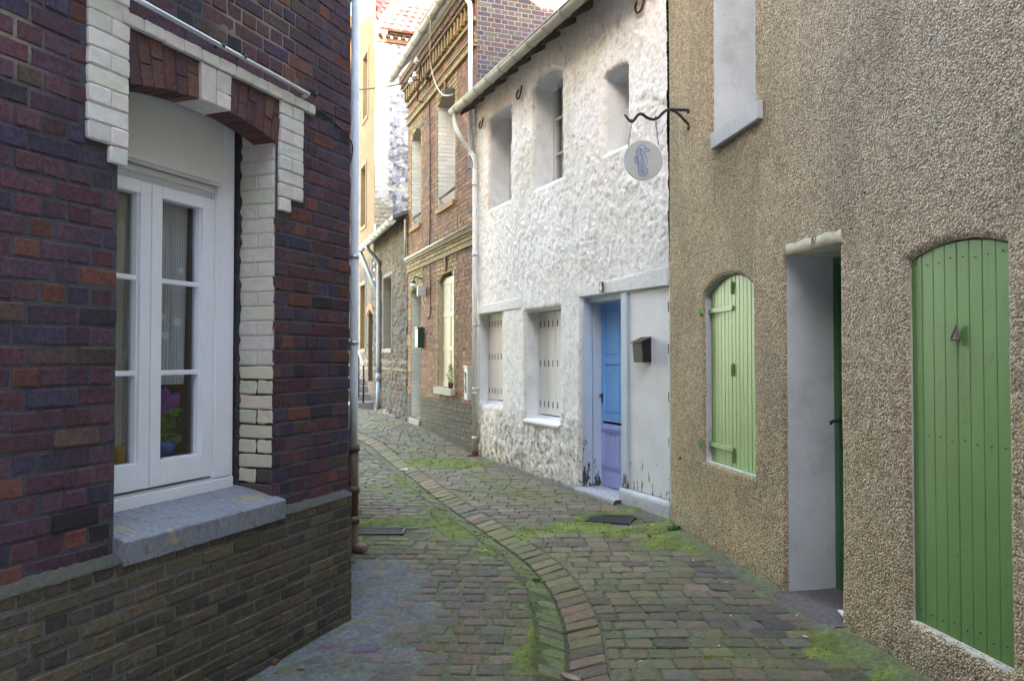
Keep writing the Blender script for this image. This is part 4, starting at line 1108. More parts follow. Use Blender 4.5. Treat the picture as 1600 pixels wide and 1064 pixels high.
for k in range(n + 1):
    u = sB_['u0'] - .02 + (sB_['u1'] - sB_['u0'] + .06) * k / n; r = lambda: ru(-.005, .005); z = sB_['z0']
    sl.v += [(u, -.0, z - .075 + r()), (u, -.05 + r(), z - .06 + r()), (u, -.055 + r(), z - .02 + r()), (u, -.04, z - .0), (u, .17, z + .02)]
sl.f = [(5 * i + j, 5 * i + 5 + j, 5 * i + 6 + j, 5 * i + 1 + j) for i in range(n) for j in range(4)]; sl.c = [(1, 1, 1)] * len(sl.v)
part('window_sill', sl, 'whiteplaster', wh, True)
lg = MB(); a = FW.u(749, -.03); b = FW.u(814, -.03); zt = FW.z(813, 467, -.03); zb = FW.z(813, 481.5, -.03)
lg.hexa([(a, -.045, zb), (b, -.045, zb), (b, .02, zb), (a, .02, zb), (a, -.045, zt), (b, -.05, zt + .01), (b, .02, zt + .03), (a, .02, zt + .02)])
part('lintel_board', lg, 'limeboard', wh, bevel=.006)
# doorway: frame, half-glazed blue door, fixed white panel on a rendered base
zt0 = FW.z(1046, 447); zD = FW.z(973, 461, 0)
ld = MB(); a = FW.u(922, -.035); b = LW + .04; z1 = FW.z(1047, 415, -.035); z0 = FW.z(1046, 446, -.035)
ld.hexa([(FW.u(894, -.035), -.028, z0 + .02), (b, -.033, z0), (b, .03, z0), (FW.u(894, -.035), .03, z0 + .02), (FW.u(894, -.035), -.026, z1 - .06), (b, -.03, z1), (b, .0, z1 + .02), (FW.u(894, -.035), .0, z1 - .03)])
part('door_lintel', ld, 'limeboard', wh, bevel=.012)
dz = FW.z(911, 768); uj0, uj1 = FW.u(911.5), FW.u(973); up1 = FW.u(981.5); ue = FW.u(1046.5)
DD = .205; zst = .085
jb = MB(); jb.box(uj0 - .01, uj0 + .022, -.012, .10, zst, zt0 + .02); jb.box(uj0 - .005, uj0 + .035, .105, DD + .03, zst, zt0 + .02); jb.box(uj0 + .035, uj1 + .03, .05, DD + .03, zD - .03, zt0 + .03)
part('door_frame', jb, 'peelblue', wh, bevel=.006)
po = MB(); po.box(uj1 - .012, up1, -.015, DD + .02, .2, zt0 + .01); po.box(up1 - .02, up1 + .012, -.006, .04, .2, zt0 + .01)
part('door_post', po, 'peelblue', wh, bevel=.006)
# base zero for flaking paint is z relative to the house foot
pn = MB(); zp0 = FW.z(983, 763, 0); zp1 = FW.z(981, 459); zp0b = FW.z(1045, 781)
zpb = (zp0 + zp0b) / 2
pn.box(up1 + .014, ue - .012, .004, .04, zpb, zt0 - .0)
pno = part('fixed_panel', pn, 'peel', wh, bevel=.004, label='flaking white side panel beside the blue door')
hg = MB()
for py in (480, 545, 620, 690):
    z = FW.z(1043, py); hg.box(ue - .018, ue - .006, -.006, .004, z - .045, z + .045)
parts_each('panel_hinge', hg, 'rust', pno)
bs = MB(); n = 16; m = 6
for i in range(n + 1):
    for j in range(m + 1):
        u = uj1 - .03 + (ue - uj1 + .08) * i / n; z = -.1 + (zpb + .09) * j / m; bs.v.append((u, -.035 + ru(-.006, .006) + (.0 if j < m else .01), z)); t = max(0, 1 - j / m); bs.c.append(tuple(x * (1 - .55 * t * rnd()) for x in (.52, .53, .54)))
for i in range(n + 1): bs.v.append((uj1 - .03 + (ue - uj1 + .08) * i / n, .06, zpb - .005)); bs.c.append((.5, .5, .5))
bs.f = [(i * (m + 1) + j, (i + 1) * (m + 1) + j, (i + 1) * (m + 1) + j + 1, i * (m + 1) + j + 1) for i in range(n) for j in range(m)]
o_ = (n + 1) * (m + 1); bs.f += [(i * (m + 1) + m, (i + 1) * (m + 1) + m, o_ + i + 1, o_ + i) for i in range(n)]
q = len(bs.v); bs.v += [(uj1 - .03, -.035, -.1), (uj1 - .03, .3, -.1), (uj1 - .03, .3, zpb), (uj1 - .03, -.035, zpb - .01)]; bs.c += [(.4, .4, .4)] * 4; bs.f.append((q, q + 1, q + 2, q + 3))
part('panel_base', bs, 'limewash', wh, True, cols=True)
st = MB(); n = 12; a0 = uj0 - .04; a1 = uj1 + .02
for k in range(n + 1):
    u = a0 + (a1 - a0) * k / n; r = lambda: ru(-.004, .004); st.v += [(u, -.12 + r() * 2, -.08), (u, -.125 + r() * 2, .055 + r()), (u, -.10 + r(), .078 + r()), (u, .3, .088)]; st.c += [(.16, .15, .13), (.2, .19, .17), (.33, .34, .36), (.36, .38, .42)]
st.f = [(4 * i + j, 4 * i + 4 + j, 4 * i + 5 + j, 4 * i + 1 + j) for i in range(n) for j in range(3)] + [(3, 2, 1, 0), tuple(4 * n + j for j in range(4))]
part('doorstep', st, 'stone', wh, True, cols=True)
# door leaf
x0, x1 = uj0 + .035, uj1 + .06; zs_ = FW.z(955, 661, DD); zt_ = zD - .03; Wd = x1 - x0
up = MB(); up.box(x0, x1, DD + .012, DD + .04, zs_ + .012, zt_)
zm = FW.z(955, 563, DD)
def rail(mb, a, b, c, d_): mb.box(a, b, DD, DD + .013, c, d_)
sw_ = .075
rail(up, x0, x0 + sw_, zs_ + .012, zt_); rail(up, x1 - sw_, x1, zs_ + .012, zt_); mx = (x0 + x1) / 2
for a, b in ((x0 + sw_, x1 - sw_),):
    rail(up, a, b, zs_ + .012, zs_ + .10); rail(up, a, b, zm - .04, zm + .05); rail(up, a, b, zt_ - .07, zt_)
rail(up, mx - .035, mx + .035, zs_ + .10, zm - .04); rail(up, mx - .035, mx + .035, zm + .05, zt_ - .07)
for (a, b, c, d_) in ((x0 + sw_, mx - .035, zs_ + .10, zm - .04), (mx + .035, x1 - sw_, zs_ + .10, zm - .04), (x0 + sw_, mx - .035, zm + .05, zt_ - .07), (mx + .035, x1 - sw_, zm + .05, zt_ - .07)):
    up.box(a + .02, b - .02, DD + .005, DD + .012, c + .02, d_ - .02)
dro = part('door', up, 'blue', wh, bevel=.003, label='blue half door above a lavender lower half')
lw_ = MB(); z0 = zst + .01; zl_ = zs_ - .016
lw_.box(x0, x1, DD + .012, DD + .04, z0, zl_); rail(lw_, x0, x0 + sw_ * .8, z0, zl_); rail(lw_, x1 - sw_ * .8, x1, z0, zl_); rail(lw_, x0 + sw_ * .8, x1 - sw_ * .8, z0, z0 + .17); rail(lw_, x0 + sw_ * .8, x1 - sw_ * .8, zl_ - .05, zl_)
for k in range(3): lw_.box(x0 + .0, x1, DD - .006 - .002 * (k % 2), DD + .001, z0 + .19 + k * .018, z0 + .202 + k * .018); lw_.box(x0, x1, DD - .006, DD + .001, zl_ - .09 + k * .018, zl_ - .08 + k * .018)
n = 9; a = x0 + sw_ * .8; wdt = (x1 - x0 - sw_ * 1.6) / n
for k in range(n): lw_.box(a + k * wdt + .003, a + (k + 1) * wdt - .003, DD + .004, DD + .012, z0 + .17, zl_ - .05)
part('lower_door', lw_, 'violet', dro, bevel=.003)
hk = MB(); u, z = FW.uz(963, 578, DD); hk.tube(smooth_path([(u, DD, z + .04), (u, DD - .02, z + .035), (u, DD - .02, z - .02), (u - .012, DD - .02, z - .035)], 3), .006, 6); part('door_hook', hk, 'blue', dro, True)
kh = MB(); u, z = x0 + .03, FW.z(941, 618, DD); kh.box(u - .012, u + .014, DD - .006, DD, z - .08, z + .03); kh.tube([(u, DD, z), (u, DD - .035, z)], .013, 8); part('door_handle', kh, 'iron', dro)
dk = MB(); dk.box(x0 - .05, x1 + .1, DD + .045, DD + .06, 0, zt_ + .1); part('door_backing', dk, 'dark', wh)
# house number
nu, nz = FW.uz(940, 448.5, -.04); pl = MB(); pl.box(nu - .035, nu + .035, -.05, -.036, nz - .055, nz + .055); plo = part('number_plate', pl, 'plate', wh, bevel=.002)
n6 = MB(); text_mesh('6', .115, n6, lambda x, y, z: (nu + x, -.0515 - z, nz + y), .001, .8); part('figure_six', n6, 'enamel', plo)
# U shaped iron hooks and small fittings
for px, py, s in ((752.5, 193, .07), (812, 145, .075), (1001, 6, .08)):
    u, z = FW.uz(px, py, -.05); h = MB(); h.tube(smooth_path([(u - s, -.02, z + s), (u - s, -.06, z + .1 * s), (u - .5 * s, -.07, z - s), (u + .5 * s, -.07, z - s), (u + s * .9, -.06, z), (u + s * .9, -.05, z + s * .9)], 4), .012, 7); part('wall_hook', h, 'rust', wh, True)
# mailbox hung on the panel
mu, mz = FW.uz(1007, 547, -.02); m0 = FW.u(996.5, -.1); m1_ = FW.u(1014, -.1); zt1 = FW.z(1005, 528, -.05); zb1 = FW.z(1007, 566, -.05)
mbx = thing('mailbox', 'black metal letter box with sloping lid on the white panel beside the blue door', 'letter box', FW, (mu, 0, zb1))
b = MB(); u0, u1 = mu - .085, mu + .085
b.hexa([(u0, -.09, zb1), (u1, -.09, zb1), (u1, .004, zb1), (u0, .004, zb1), (u0, -.105, zt1 - .04), (u1, -.105, zt1 - .04), (u1, .004, zt1), (u0, .004, zt1)]); part('box_body', b, 'mailbox', mbx, bevel=.003)
b = MB(); b.hexa([(u0 - .008, -.125, zt1 - .05), (u1 + .008, -.125, zt1 - .045), (u1 + .008, .0, zt1 + .004), (u0 - .008, .0, zt1 + .004), (u0 - .008, -.125, zt1 - .042), (u1 + .008, -.125, zt1 - .042), (u1 + .008, .0, zt1 + .012), (u0 - .008, .0, zt1 + .012)]); part('lid', b, 'mailbox', mbx, bevel=.002)
# roof, rafters, gutter, downpipe
GR = .074; gd = -.33
zg = FW.z(720, 152, gd)
mean = (FW.z(705, 166, gd - .02) + FW.z(900, 12, gd - .02)) / 2; zg = mean; print('gutter z', zg, 'wall', ZE)
ug0 = FW.u(707, gd)
rf = MB(); rf.hexa([(ug0 + .02, -.30, zg + .02), (LWX, -.30, zg + .02), (LWX, 3.0, zg + 2.5), (ug0 + .02, 3.0, zg + 2.5), (ug0 + .02, -.30, zg + .09), (LWX, -.30, zg + .09), (LWX, 3.0, zg + 2.6), (ug0 + .02, 3.0, zg + 2.6)])
rf.hexa([(ug0 + .02, 3.0, zg + 2.5), (LWX, 3.0, zg + 2.5), (LWX, 6.3, zg), (ug0 + .02, 6.3, zg), (ug0 + .02, 3.0, zg + 2.6), (LWX, 3.0, zg + 2.6), (LWX, 6.3, zg + .1), (ug0 + .02, 6.3, zg + .1)])
rfo = part('roof', rf, 'slate', wh)
ra = MB(); u = ug0 + .1
while u < LWX: ra = MB(); ra.hexa([(u, -.26, zg - .09), (u + .07, -.26, zg - .09), (u + .07, .02, zg + .08), (u, .02, zg + .08), (u, -.26, zg + .02), (u + .07, -.26, zg + .02), (u + .07, .02, zg + .24), (u, .02, zg + .24)]); part('rafter_end', ra, 'timber', rfo); u += .42
fb = MB(); fb.box(ug0 + .25, LWX, -.02, .01, zg - .12, zg + .3); part('wall_plate', fb, 'timber', rfo)
part('gutter', gutter(ug0, LWX, gd, zg, GR), 'zinc', wh, True)
dd_ = -.06; ud = FW.u(741.5, -.08)
dpm = MB(); zb_ = .12
P = [(ug0 + .12, gd, zg - GR + .02), (ug0 + .12, gd, zg - .22), (ug0 + .20, gd + .05, zg - .42), (ud - .12, -.12, zg - .62), (ud, -.075, zg - .78), (ud, -.075, zg - .95)]
dpm.tube(smooth_path(P, 5), .036, 14)
dpo = part('downpipe', dpm, 'pipe_white', wh, True)
lp = MB(); lp.tube([(ud, -.075, zg - .9), (ud, -.075, .0)], .037, 14); part('lower_pipe', lp, 'pipe_white', dpo, True)
for z in (zg - 1.15, 3.05, 2.0, 1.05, .98, .32):
    c = MB(); c.tube([(ud, -.075, z - .02), (ud, -.075, z + .02)], .043, 14); c.tube([(ud, -.075, z), (ud, .0, z)], .012); part('pipe_collar', c, 'pipe_white', dpo, True)
ft = MB(); ft.tube(smooth_path([(ud, -.075, .12), (ud, -.085, .05), (ud - .05, -.16, .02)], 4), .05, 12); part('pipe_shoe', ft, 'rust', dpo, True)
# ================================================================== red and yellow brick house
def mpF(a, b, h): return (a, -h, b)
rh = thing('red_brick_house', 'red brick house patterned with yellow brick bands, beyond the whitewashed house', 'house', FR)
zp = (FR.z(658, 623) + FR.z(737, 630)) / 2
rdoor = opn(FR, 642.5, 658, (652, 658), (460, 452)); rdoor['z0'] = .33; rdoor['rise'] = .10
rwin = opn(FR, 685.5, 711, (601, 611), (440, 433), (698, 424)); rwin['rise'] = .13
ruA = opn(FR, 643, 657.5, (357, 350), (222, 206)); ruA['rise'] = .16
ruB = opn(FR, 684, 711, (331, 311), (166, 143)); ruB['rise'] = .16
for o in (rdoor, rwin, ruA, ruB): print('red', {k: round(v, 3) for k, v in o.items()})
zb0, zb1 = (FR.z(638, 427) + FR.z(736, 382)) / 2, (FR.z(634.5, 412) + FR.z(737, 360)) / 2
zu0, zu1 = (FR.z(638, 200) + FR.z(737, 77)) / 2, (FR.z(638, 187) + FR.z(737, 63)) / 2
gR = -.30; zG = (FR.z(620, 104, gR) + FR.z(690, 6, gR)) / 2; zC = zG - .62
print('red bands', zp, zb0, zb1, zu0, zu1, zG)
PR = [((.24, .085, .034), 5), ((.18, .065, .034), 3), ((.30, .125, .045), 2), ((.11, .055, .045), 1.2)]
PY = [((.29, .185, .055), 5), ((.235, .155, .055), 3), ((.16, .125, .065), 1.5)]
PD = [((.085, .062, .045), 4), ((.12, .075, .05), 2), ((.07, .06, .04), 2)]
KR = {'red': (PR, .004), 'yel': (PY, .009), 'dark': (PD, .012), 'band': (PY, .03)}
def cut(segs, a, b, k=None):
    out = []
    for (x, y, q) in segs:
        if b <= x or a >= y: out.append((x, y, q)); continue
        if x < a: out.append((x, a, q))
        if y > b: out.append((b, y, q))
    if k: out.append((a, b, k))
    return sorted(out)
rowi = [0]
def segsR(z):
    rowi[0] += 1; tooth = .05 if rowi[0] % 2 else 0
    if z < zp: s = [(0, LR, 'dark')]
    elif zb0 < z < zb1: s = [(0, LR, 'band')]
    elif zu0 < z < zu1: s = [(0, LR, 'band')]
    else: s = [(0, LR, 'red')]
    m = .13 + tooth
    if zp < z < zb0:
        s = cut(s, rwin['u0'] - m, rwin['u1'] + m, 'yel')
        if z > rdoor['z1'] - .2: s = cut(s, max(0, rdoor['u0'] - m), rdoor['u1'] + m, 'yel')
        elif z > 1.2: s = cut(s, 0, rdoor['u0'], 'yel') if int(z * 4) % 2 else s
        if z < rwin['z0'] - .05: s = [(0, LR, 'red')]
    if z > zb1 and not (zu0 < z < zu1):
        for o in (ruA, ruB):
            if z > o['z0'] - .1: s = cut(s, max(0, o['u0'] - m), min(LR, o['u1'] + m), 'yel')
            else: s = cut(s, max(0, o['u0'] - .13), o['u0'] - .04, 'yel'); s = cut(s, o['u1'] + .04, o['u1'] + .13, 'yel')
        if z > zu1:
            s = [(0, LR, 'red')]
            for u in (ruB['u0'] - .08, ruB['u1'] + .1, ruA['u1'] + .1): s = cut(s, u - .06, u + .06, 'yel')
    for o in (rdoor, rwin, ruA, ruB):
        if o['z0'] < z:
            if z < o['z1']: s = cut(s, o['u0'], o['u1'])
            elif z < o['z1'] + o['rise']:
                q = (1 - (z - o['z1']) / o['rise']) ** (1 / 2.2) * (o['u1'] - o['u0']) / 2; c = (o['u0'] + o['u1']) / 2; s = cut(s, c - q, c + q)
    return s
rb_ = MB(); courses(rb_, segsR, -.1, zG - .1, .0745, .112, .011, mpF, KR, fine=False)
rbo = part('wall', rb_, 'brick', rh, cols=True)
def cMr(U, Z, h): return np.broadcast_to(np.array((.30, .26, .20)), U.shape + (3,)) * (.6 + .6 * fbm(U * 5, Z * 5, 3))[..., None]
part('mortar', grid_wall(0, LR, -.1, zG, .05, [dict(rdoor), dict(rwin), dict(ruA), dict(ruB)], lambda U, Z: .001 * fbm(U * 9, Z * 9, 3), cMr, d=.003, edge=.01), 'mortar', rh, cols=True)
# white painted brick reveals
def brick_reveal(o, depth, pal, parent, z0=None, jd=(.6, .58, .54)):
    mb = MB(); z = z0 or o['z0']; k = 0
    while z < o['z1'] + .02:
        for a, b in (((.0, depth),) if k % 2 else ((0, depth * .5), (depth * .5, depth))):
            for sgn, uu in ((1, o['u0']), (-1, o['u1'])):
                qstone(mb, [(a + .003, z + .005), (b - .003, z + .005), (b - .003, z + .07), (a + .003, z + .07)], (lambda A, B, h, uu=uu, sgn=sgn: (uu + sgn * h, A, B)), .002, -.03, jit(pick(pal), .06), 3, 3, .004, .001, .001)
        z += .0745; k += 1
    for sd in (0, 1):
        m2 = MB(); off = 0
        for m in loose(mb):
            if (abs(m.v[0][0] - o['u0']) < abs(m.v[0][0] - o['u1'])) == (sd == 0): m2.add(m.v, m.f); m2.c[-len(m.v):] = m.c
        part('painted_reveal', m2, 'paint_brick', parent, cols=True)
    j = MB()
    for uu in (o['u0'] - .006, o['u1'] + .006): j.add([(uu, 0.0, o['z0'] - .05), (uu, depth, o['z0'] - .05), (uu, depth, o['z1'] + .02), (uu, 0.0, o['z1'] + .02)], [(0, 1, 2, 3)], jd)
    parts_each('reveal_joint', j, 'mortar', parent, cols=True)
PWh = [((.66, .64, .60), 3), ((.6, .57, .5), 1)]
for o, dp_ in ((rdoor, .30), (ruA, .30), (ruB, .32)): brick_reveal(o, dp_, PWh, rh)
brick_reveal(rwin, .08, [((.5, .42, .28), 2)], rh)
for o, dp_ in ((rdoor, .30), (rwin, .3), (ruA, .30), (ruB, .32)):   # arch soffits
    mb = MB(); n = 14; us_ = [o['u0'] + (o['u1'] - o['u0']) * k / n for k in range(n + 1)]
    for u in us_: z = float(arch_z(o, np.array(u))); mb.v += [(u, 0, z), (u, dp_, z)]
    mb.f = [(2 * k, 2 * k + 2, 2 * k + 3, 2 * k + 1) for k in range(n)]; mb.c = [(.36, .32, .26)] * len(mb.v); part('arch_soffit', mb, 'paint_brick', rh, cols=True)
# keystones in red brick
for o in (rwin, ruB):
    mb = MB(); c = (o['u0'] + o['u1']) / 2; z = o['z1'] + o['rise'] + .01; top = (zb0 if o is rwin else zu0) - .01; mb.hexa([(c - .04, -.035, z), (c + .04, -.035, z), (c + .04, 0, z), (c - .04, 0, z), (c - .055, -.04, top), (c + .055, -.04, top), (c + .055, 0, top), (c - .055, 0, top)], (.2, .07, .04)); part('keystone', mb, 'brick', rh, cols=True)
dr = MB(); dr.box(rdoor['u0'] - .02, rdoor['u1'] + .02, .30, .34, .3, rdoor['z1'] + .2); part('door', dr, 'greendark', rh)
st = MB(); st.hexa([(rdoor['u0'] - .01, -.05, -.1), (rdoor['u1'] + .01, -.05, -.1), (rdoor['u1'] + .01, .32, -.1), (rdoor['u0'] - .01, .32, -.1), (rdoor['u0'] - .01, -.05, .32), (rdoor['u1'] + .01, -.05, .31), (rdoor['u1'] + .01, .32, .34), (rdoor['u0'] - .01, .32, .34)], (.33, .29, .22)); part('doorstep', st, 'stone', rh, bevel=.01, cols=True)
for o in (ruA, ruB):
    f = MB(); a, b = o['u0'], o['u1']; t = o['z1'] + o['rise']; f.box(a, a + .05, .3, .36, o['z0'], t); f.box(b - .05, b, .3, .36, o['z0'], t); f.box((a + b) / 2 - .03, (a + b) / 2 + .03, .3, .36, o['z0'], t); f.box(a + .05, b - .05, .3, .36, o['z0'], o['z0'] + .06)
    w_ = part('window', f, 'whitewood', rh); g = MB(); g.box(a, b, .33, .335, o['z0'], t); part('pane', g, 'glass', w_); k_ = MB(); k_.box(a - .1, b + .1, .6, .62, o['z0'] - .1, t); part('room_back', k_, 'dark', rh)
    s_ = MB(); s_.box(a - .02, b + .02, -.055, .3, o['z0'] - .085, o['z0'] - .002, (.34, .16, .07)); part('window_sill', s_, 'brick', rh, bevel=.006, cols=True)
    r_ = MB(); z = o['z0'] + .22; r_.tube([(a - .0, .03, z), (b, .03, z)], .022, 8); part('window_bar', r_, 'rust', rh, True)
# beige shutters folded against the reveal, ground floor
s_ = MB(); a, b = rwin['u0'], rwin['u1']; z0, z1 = rwin['z0'] + .01, rwin['z1'] + .05
D = .06
def leaf(mb, x0, x1, d):
    mb.box(x0, x1, d + .01, d + .03, z0, z1)
    H = z1 - z0; mb.box(x0, x0 + .04, d, d + .011, z0, z1); mb.box(x1 - .04, x1, d, d + .011, z0, z1)
    for t0, t1 in ((0, .05), (.33, .37), (.64, .68), (.94, 1)): mb.box(x0 + .04, x1 - .04, d, d + .011, z0 + H * t0, z0 + H * t1)
    k = .68
    while k < .93: mb.hexa([(x0 + .04, d + .002, z0 + H * k), (x1 - .04, d + .002, z0 + H * k), (x1 - .04, d + .01, z0 + H * (k + .012)), (x0 + .04, d + .01, z0 + H * (k + .012)), (x0 + .04, d + .002, z0 + H * (k + .004)), (x1 - .04, d + .002, z0 + H * (k + .004)), (x1 - .04, d + .01, z0 + H * (k + .016)), (x0 + .04, d + .01, z0 + H * (k + .016))]); k += .02
leaf(s_, a + .01, (a + b) / 2 - .003, D); leaf(s_, (a + b) / 2 + .003, b - .01, D)
part('louvred_shutter', s_, 'beige', rh, bevel=.002)
s_ = MB(); s_.box(b - .03, b - .005, -.02, D, z0, z1 + .06); part('shutter_edge', s_, 'beige', rh)
s_ = MB(); s_.box(a - .04, b + .05, -.09, .14, rwin['z0'] - .12, rwin['z0'] - .0, (.46, .42, .33)); part('window_sill', s_, 'stone', rh, bevel=.012, cols=True)
# string course ledge and cornice
c_ = MB(); y1_ = (.20, .145, .07); y2_ = (.24, .17, .075)
c_.box(0, LR - .02, -.055, 0, zb1 - .02, zb1 + .03, y1_); c_.box(0, LR - .02, -.042, 0, zb0 - .02, zb0 + .012, y1_)
part('string_course', c_, 'brick', rh, cols=True); c_ = MB()
c_.box(0, LR - .02, -.05, 0, zu1 - .015, zu1 + .02, y2_); c_.box(0, LR - .02, -.05, 0, zu0 - .015, zu0 + .015, y2_)
part('upper_string_course', c_, 'brick', rh, cols=True); c_ = MB()
for (za, zb_, d) in ((zC - .06, zC, .05), (zC + .26, zC + .31, .13), (zC + .42, zC + .52, .20)): c_.box(0, LR - .02, -d, 0, za, zb_, y2_)
u = .04
while u < LR - .1: c_.box(u, u + .075, -.10, 0, zC + .04, zC + .26, jit(y2_)); u += .19
u = .02
while u < LR - .05: c_.box(u, u + .06, -.17, 0, zC + .31, zC + .42, (.17, .10, .09)); u += .10
c_.box(0, LR - .02, -.02, 0, zC, zC + .26, (.2, .07, .05)); c_.box(0, LR - .02, -.06, 0, zC + .31, zC + .42, (.11, .07, .07))
part('cornice', c_, 'brick', rh, cols=True)
part('gutter', gutter(-.30, LR + .0, -.30, zG, .085, .6), 'zinc', rh, True)
# gable wall that rises above the lower roof
FRg = Frame(*FR.w(LR, 0, 0)[:2], -FR.dy, FR.dx)
def mpG_(a, b, h):
    X, Y, _ = FRg.w(a, -h, b); u, d = FR.inv(X, Y); return (u, d, b)
PG = [((.068, .05, .06), 4), ((.085, .05, .05), 3), ((.085, .078, .058), 1.6), ((.048, .042, .053), 2)]
KR['gable'] = (PG, .004)
gab = MB(); slope = 1.0
def segsG(z): 
    t = zG + .25
    b = 7.0 if z < t else 7.0 - (z - t) / slope; a = 0 if z < t else (z - t) / slope
    if z > t: a = (z - t) / slope; b = 7 - a
    return [(a, b, 'gable')] if b > a else []
courses(gab, segsG, 3.9, zG + 3.4, .0745, .112, .011, mpG_, KR, fine=False)
gab.add([mpG_(0, 0, -.001), mpG_(7, 0, -.001), mpG_(7, zG + .25, -.001), mpG_(3.5, zG + 3.7, -.001), mpG_(0, zG + .25, -.001)], [(0, 1, 2, 3, 4)], (.22, .2, .18))
part('gable_wall', gab, 'brick', rh, cols=True)
rr = MB()
for u0, u1 in ((-.3, LR + .1),):
    rr.hexa([(u0, -.28, zG + .03), (u1, -.28, zG + .03), (u1, 3.5, zG + 3.75), (u0, 3.5, zG + 3.75), (u0, -.28, zG + .12), (u1, -.28, zG + .12), (u1, 3.5, zG + 3.87), (u0, 3.5, zG + 3.87)])
    rr.hexa([(u0, 3.5, zG + 3.75), (u1, 3.5, zG + 3.75), (u1, 7.2, zG + .03), (u0, 7.2, zG + .03), (u0, 3.5, zG + 3.87), (u1, 3.5, zG + 3.87), (u1, 7.2, zG + .12), (u0, 7.2, zG + .12)])
part('roof', rr, 'slate', rh)
bw = MB(); bw.box(0, .02, 0.01, 7, -.1, zG, (.2, .08, .06)); bw.box(0, LR, 7, 7.2, -.1, zG, (.2, .08, .06)); bw.box(-.02, 0, .01, 7, 2.0, zG, (.2, .08, .06)); part('side_wall', bw, 'brick', rh, cols=True)
pdn = MB(); uu = LR - .05; pdn.tube([(uu, -.30, zG - .07), (uu, -.28, zG - .2), (uu, -.10, zG - .42), (uu, -.09, zG - .6), (uu, -.09, 4.4)], .036, 12); part('downpipe', pdn, 'pipe_grey', rh, True)
# things fixed to the red house
lpu, lpz = FR.uz(649, 446, -.12)
lamp = thing('wall_lamp', 'small globe wall lamp over the white brick doorway of the red brick house', 'lamp', FR, (lpu, 0, lpz))
a = MB(); a.tube([(lpu + .05, .0, lpz + .12), (lpu + .05, -.14, lpz + .16), (lpu + .0, -.16, lpz + .06)], .014, 8); a.lathe([(.0, lpz + .08), (.04, lpz + .075), (.05, lpz + .04), (.0, lpz + .04)], lpu, -.16); part('arm', a, 'iron', lamp, True)
a = MB(); a.lathe([(.001, lpz - .06), (.04, lpz - .05), (.06, lpz - .01), (.05, lpz + .03), (.03, lpz + .045)], lpu, -.16); part('globe', a, 'porcelain', lamp, True)
a = MB(); u, z = FR.uz(658.5, 454, -.08); a.box(u - .03, u + .035, -.16, 0, z - .11, z + .08); part('junction_box', a, 'utility', lamp, bevel=.006)
gu, gz0 = FR.uz(652, 543, -.1); gz1 = FR.z(652, 512, -.1)
gbx = thing('green_letter_box', 'dark green letter box hung in the white brick doorway of the red brick house', 'letter box', FR, (gu, 0, gz0))
a = MB(); a.hexa([(gu - .11, -.12, gz0), (gu + .11, -.12, gz0), (gu + .11, .0, gz0), (gu - .11, .0, gz0), (gu - .11, -.12, gz1 - .03), (gu + .11, -.12, gz1 - .03), (gu + .11, .0, gz1), (gu - .11, .0, gz1)]); part('box_body', a, 'greenbox', gbx, bevel=.008)
a = MB(); a.box(gu - .12, gu + .12, -.13, .0, gz1 - .012, gz1 + .008); part('lid', a, 'greenbox', gbx, bevel=.004)
a = MB(); a.box(gu + .0, gu + .08, -.1225, -.12, gz0 + .24, gz0 + .265); part('name_plate', a, 'enamel', gbx)
a = MB(); a.box(gu - .1, gu + .1, -.004, .01, gz0 + .05, gz0 + .2); 
uu0 = FR.u(728, -.1); uz0 = FR.z(732, 625, -.1); uz1 = FR.z(732, 574, -.1)
ub = thing('utility_box', 'pale grey meter box with scribbled graffiti beside the white downpipe', 'meter box', FR, (uu0, 0, uz0))
ue_ = LR - .06
a = MB(); a.box(uu0, ue_, -.13, 0, uz0, uz1); part('box_body', a, 'utility', ub, bevel=.008)
a = MB(); a.box(uu0 - .01, ue_ + .005, -.14, 0, uz1 + .001, uz1 + .025); part('lid', a, 'utility', ub, bevel=.004)
a = MB(); cxx = (uu0 + ue_) / 2; W = (ue_ - uu0)
for pts in ([(-.3, .3), (-.1, .36), (-.2, .2), (.1, .33), (.0, .15)], [(-.2, .1), (.1, .14), (-.15, -.02), (.15, .05)], [(-.3, -.1), (-.05, -.03), (-.2, -.2), (.1, -.08), (.0, -.3), (.2, -.2)]):
    a.tube(smooth_path([(cxx + x * W, -.132, (uz0 + uz1) / 2 + y * (uz1 - uz0)) for x, y in pts], 4), .006, 5)
part('graffiti', a, 'ink', ub)
pu_, pz_ = FR.uz(705, 600, -.02); pz_ = rwin['z0']
pl_ = thing('potted_plant', 'small bright green plant in a dark pot on the beige shuttered window sill', 'potted plant', FR, (pu_, -.02, pz_))
a = MB(); a.lathe([(.0, pz_), (.035, pz_), (.05, pz_ + .1), (.042, pz_ + .1), (.0, pz_ + .08)], pu_, -.03); part('pot', a, 'terracotta', pl_, True)
a = MB()
for k in range(260):
    t = rnd(); r = .075 * math.sin(math.pi * (.15 + .8 * t)) * rnd() ** .5; an = ru(0, 6.28); z = pz_ + .09 + .3 * t; x = pu_ + r * math.cos(an); y = -.03 + r * math.sin(an); s = ru(.008, .018); b = ru(0, 6.28)
    a.add([(x, y, z), (x + s * math.cos(b), y + s * math.sin(b), z + s * .4), (x + s * .6 * math.cos(b), y + s * .6 * math.sin(b), z + 2.2 * s)], [(0, 1, 2)])
part('foliage', a, 'leaf', pl_)
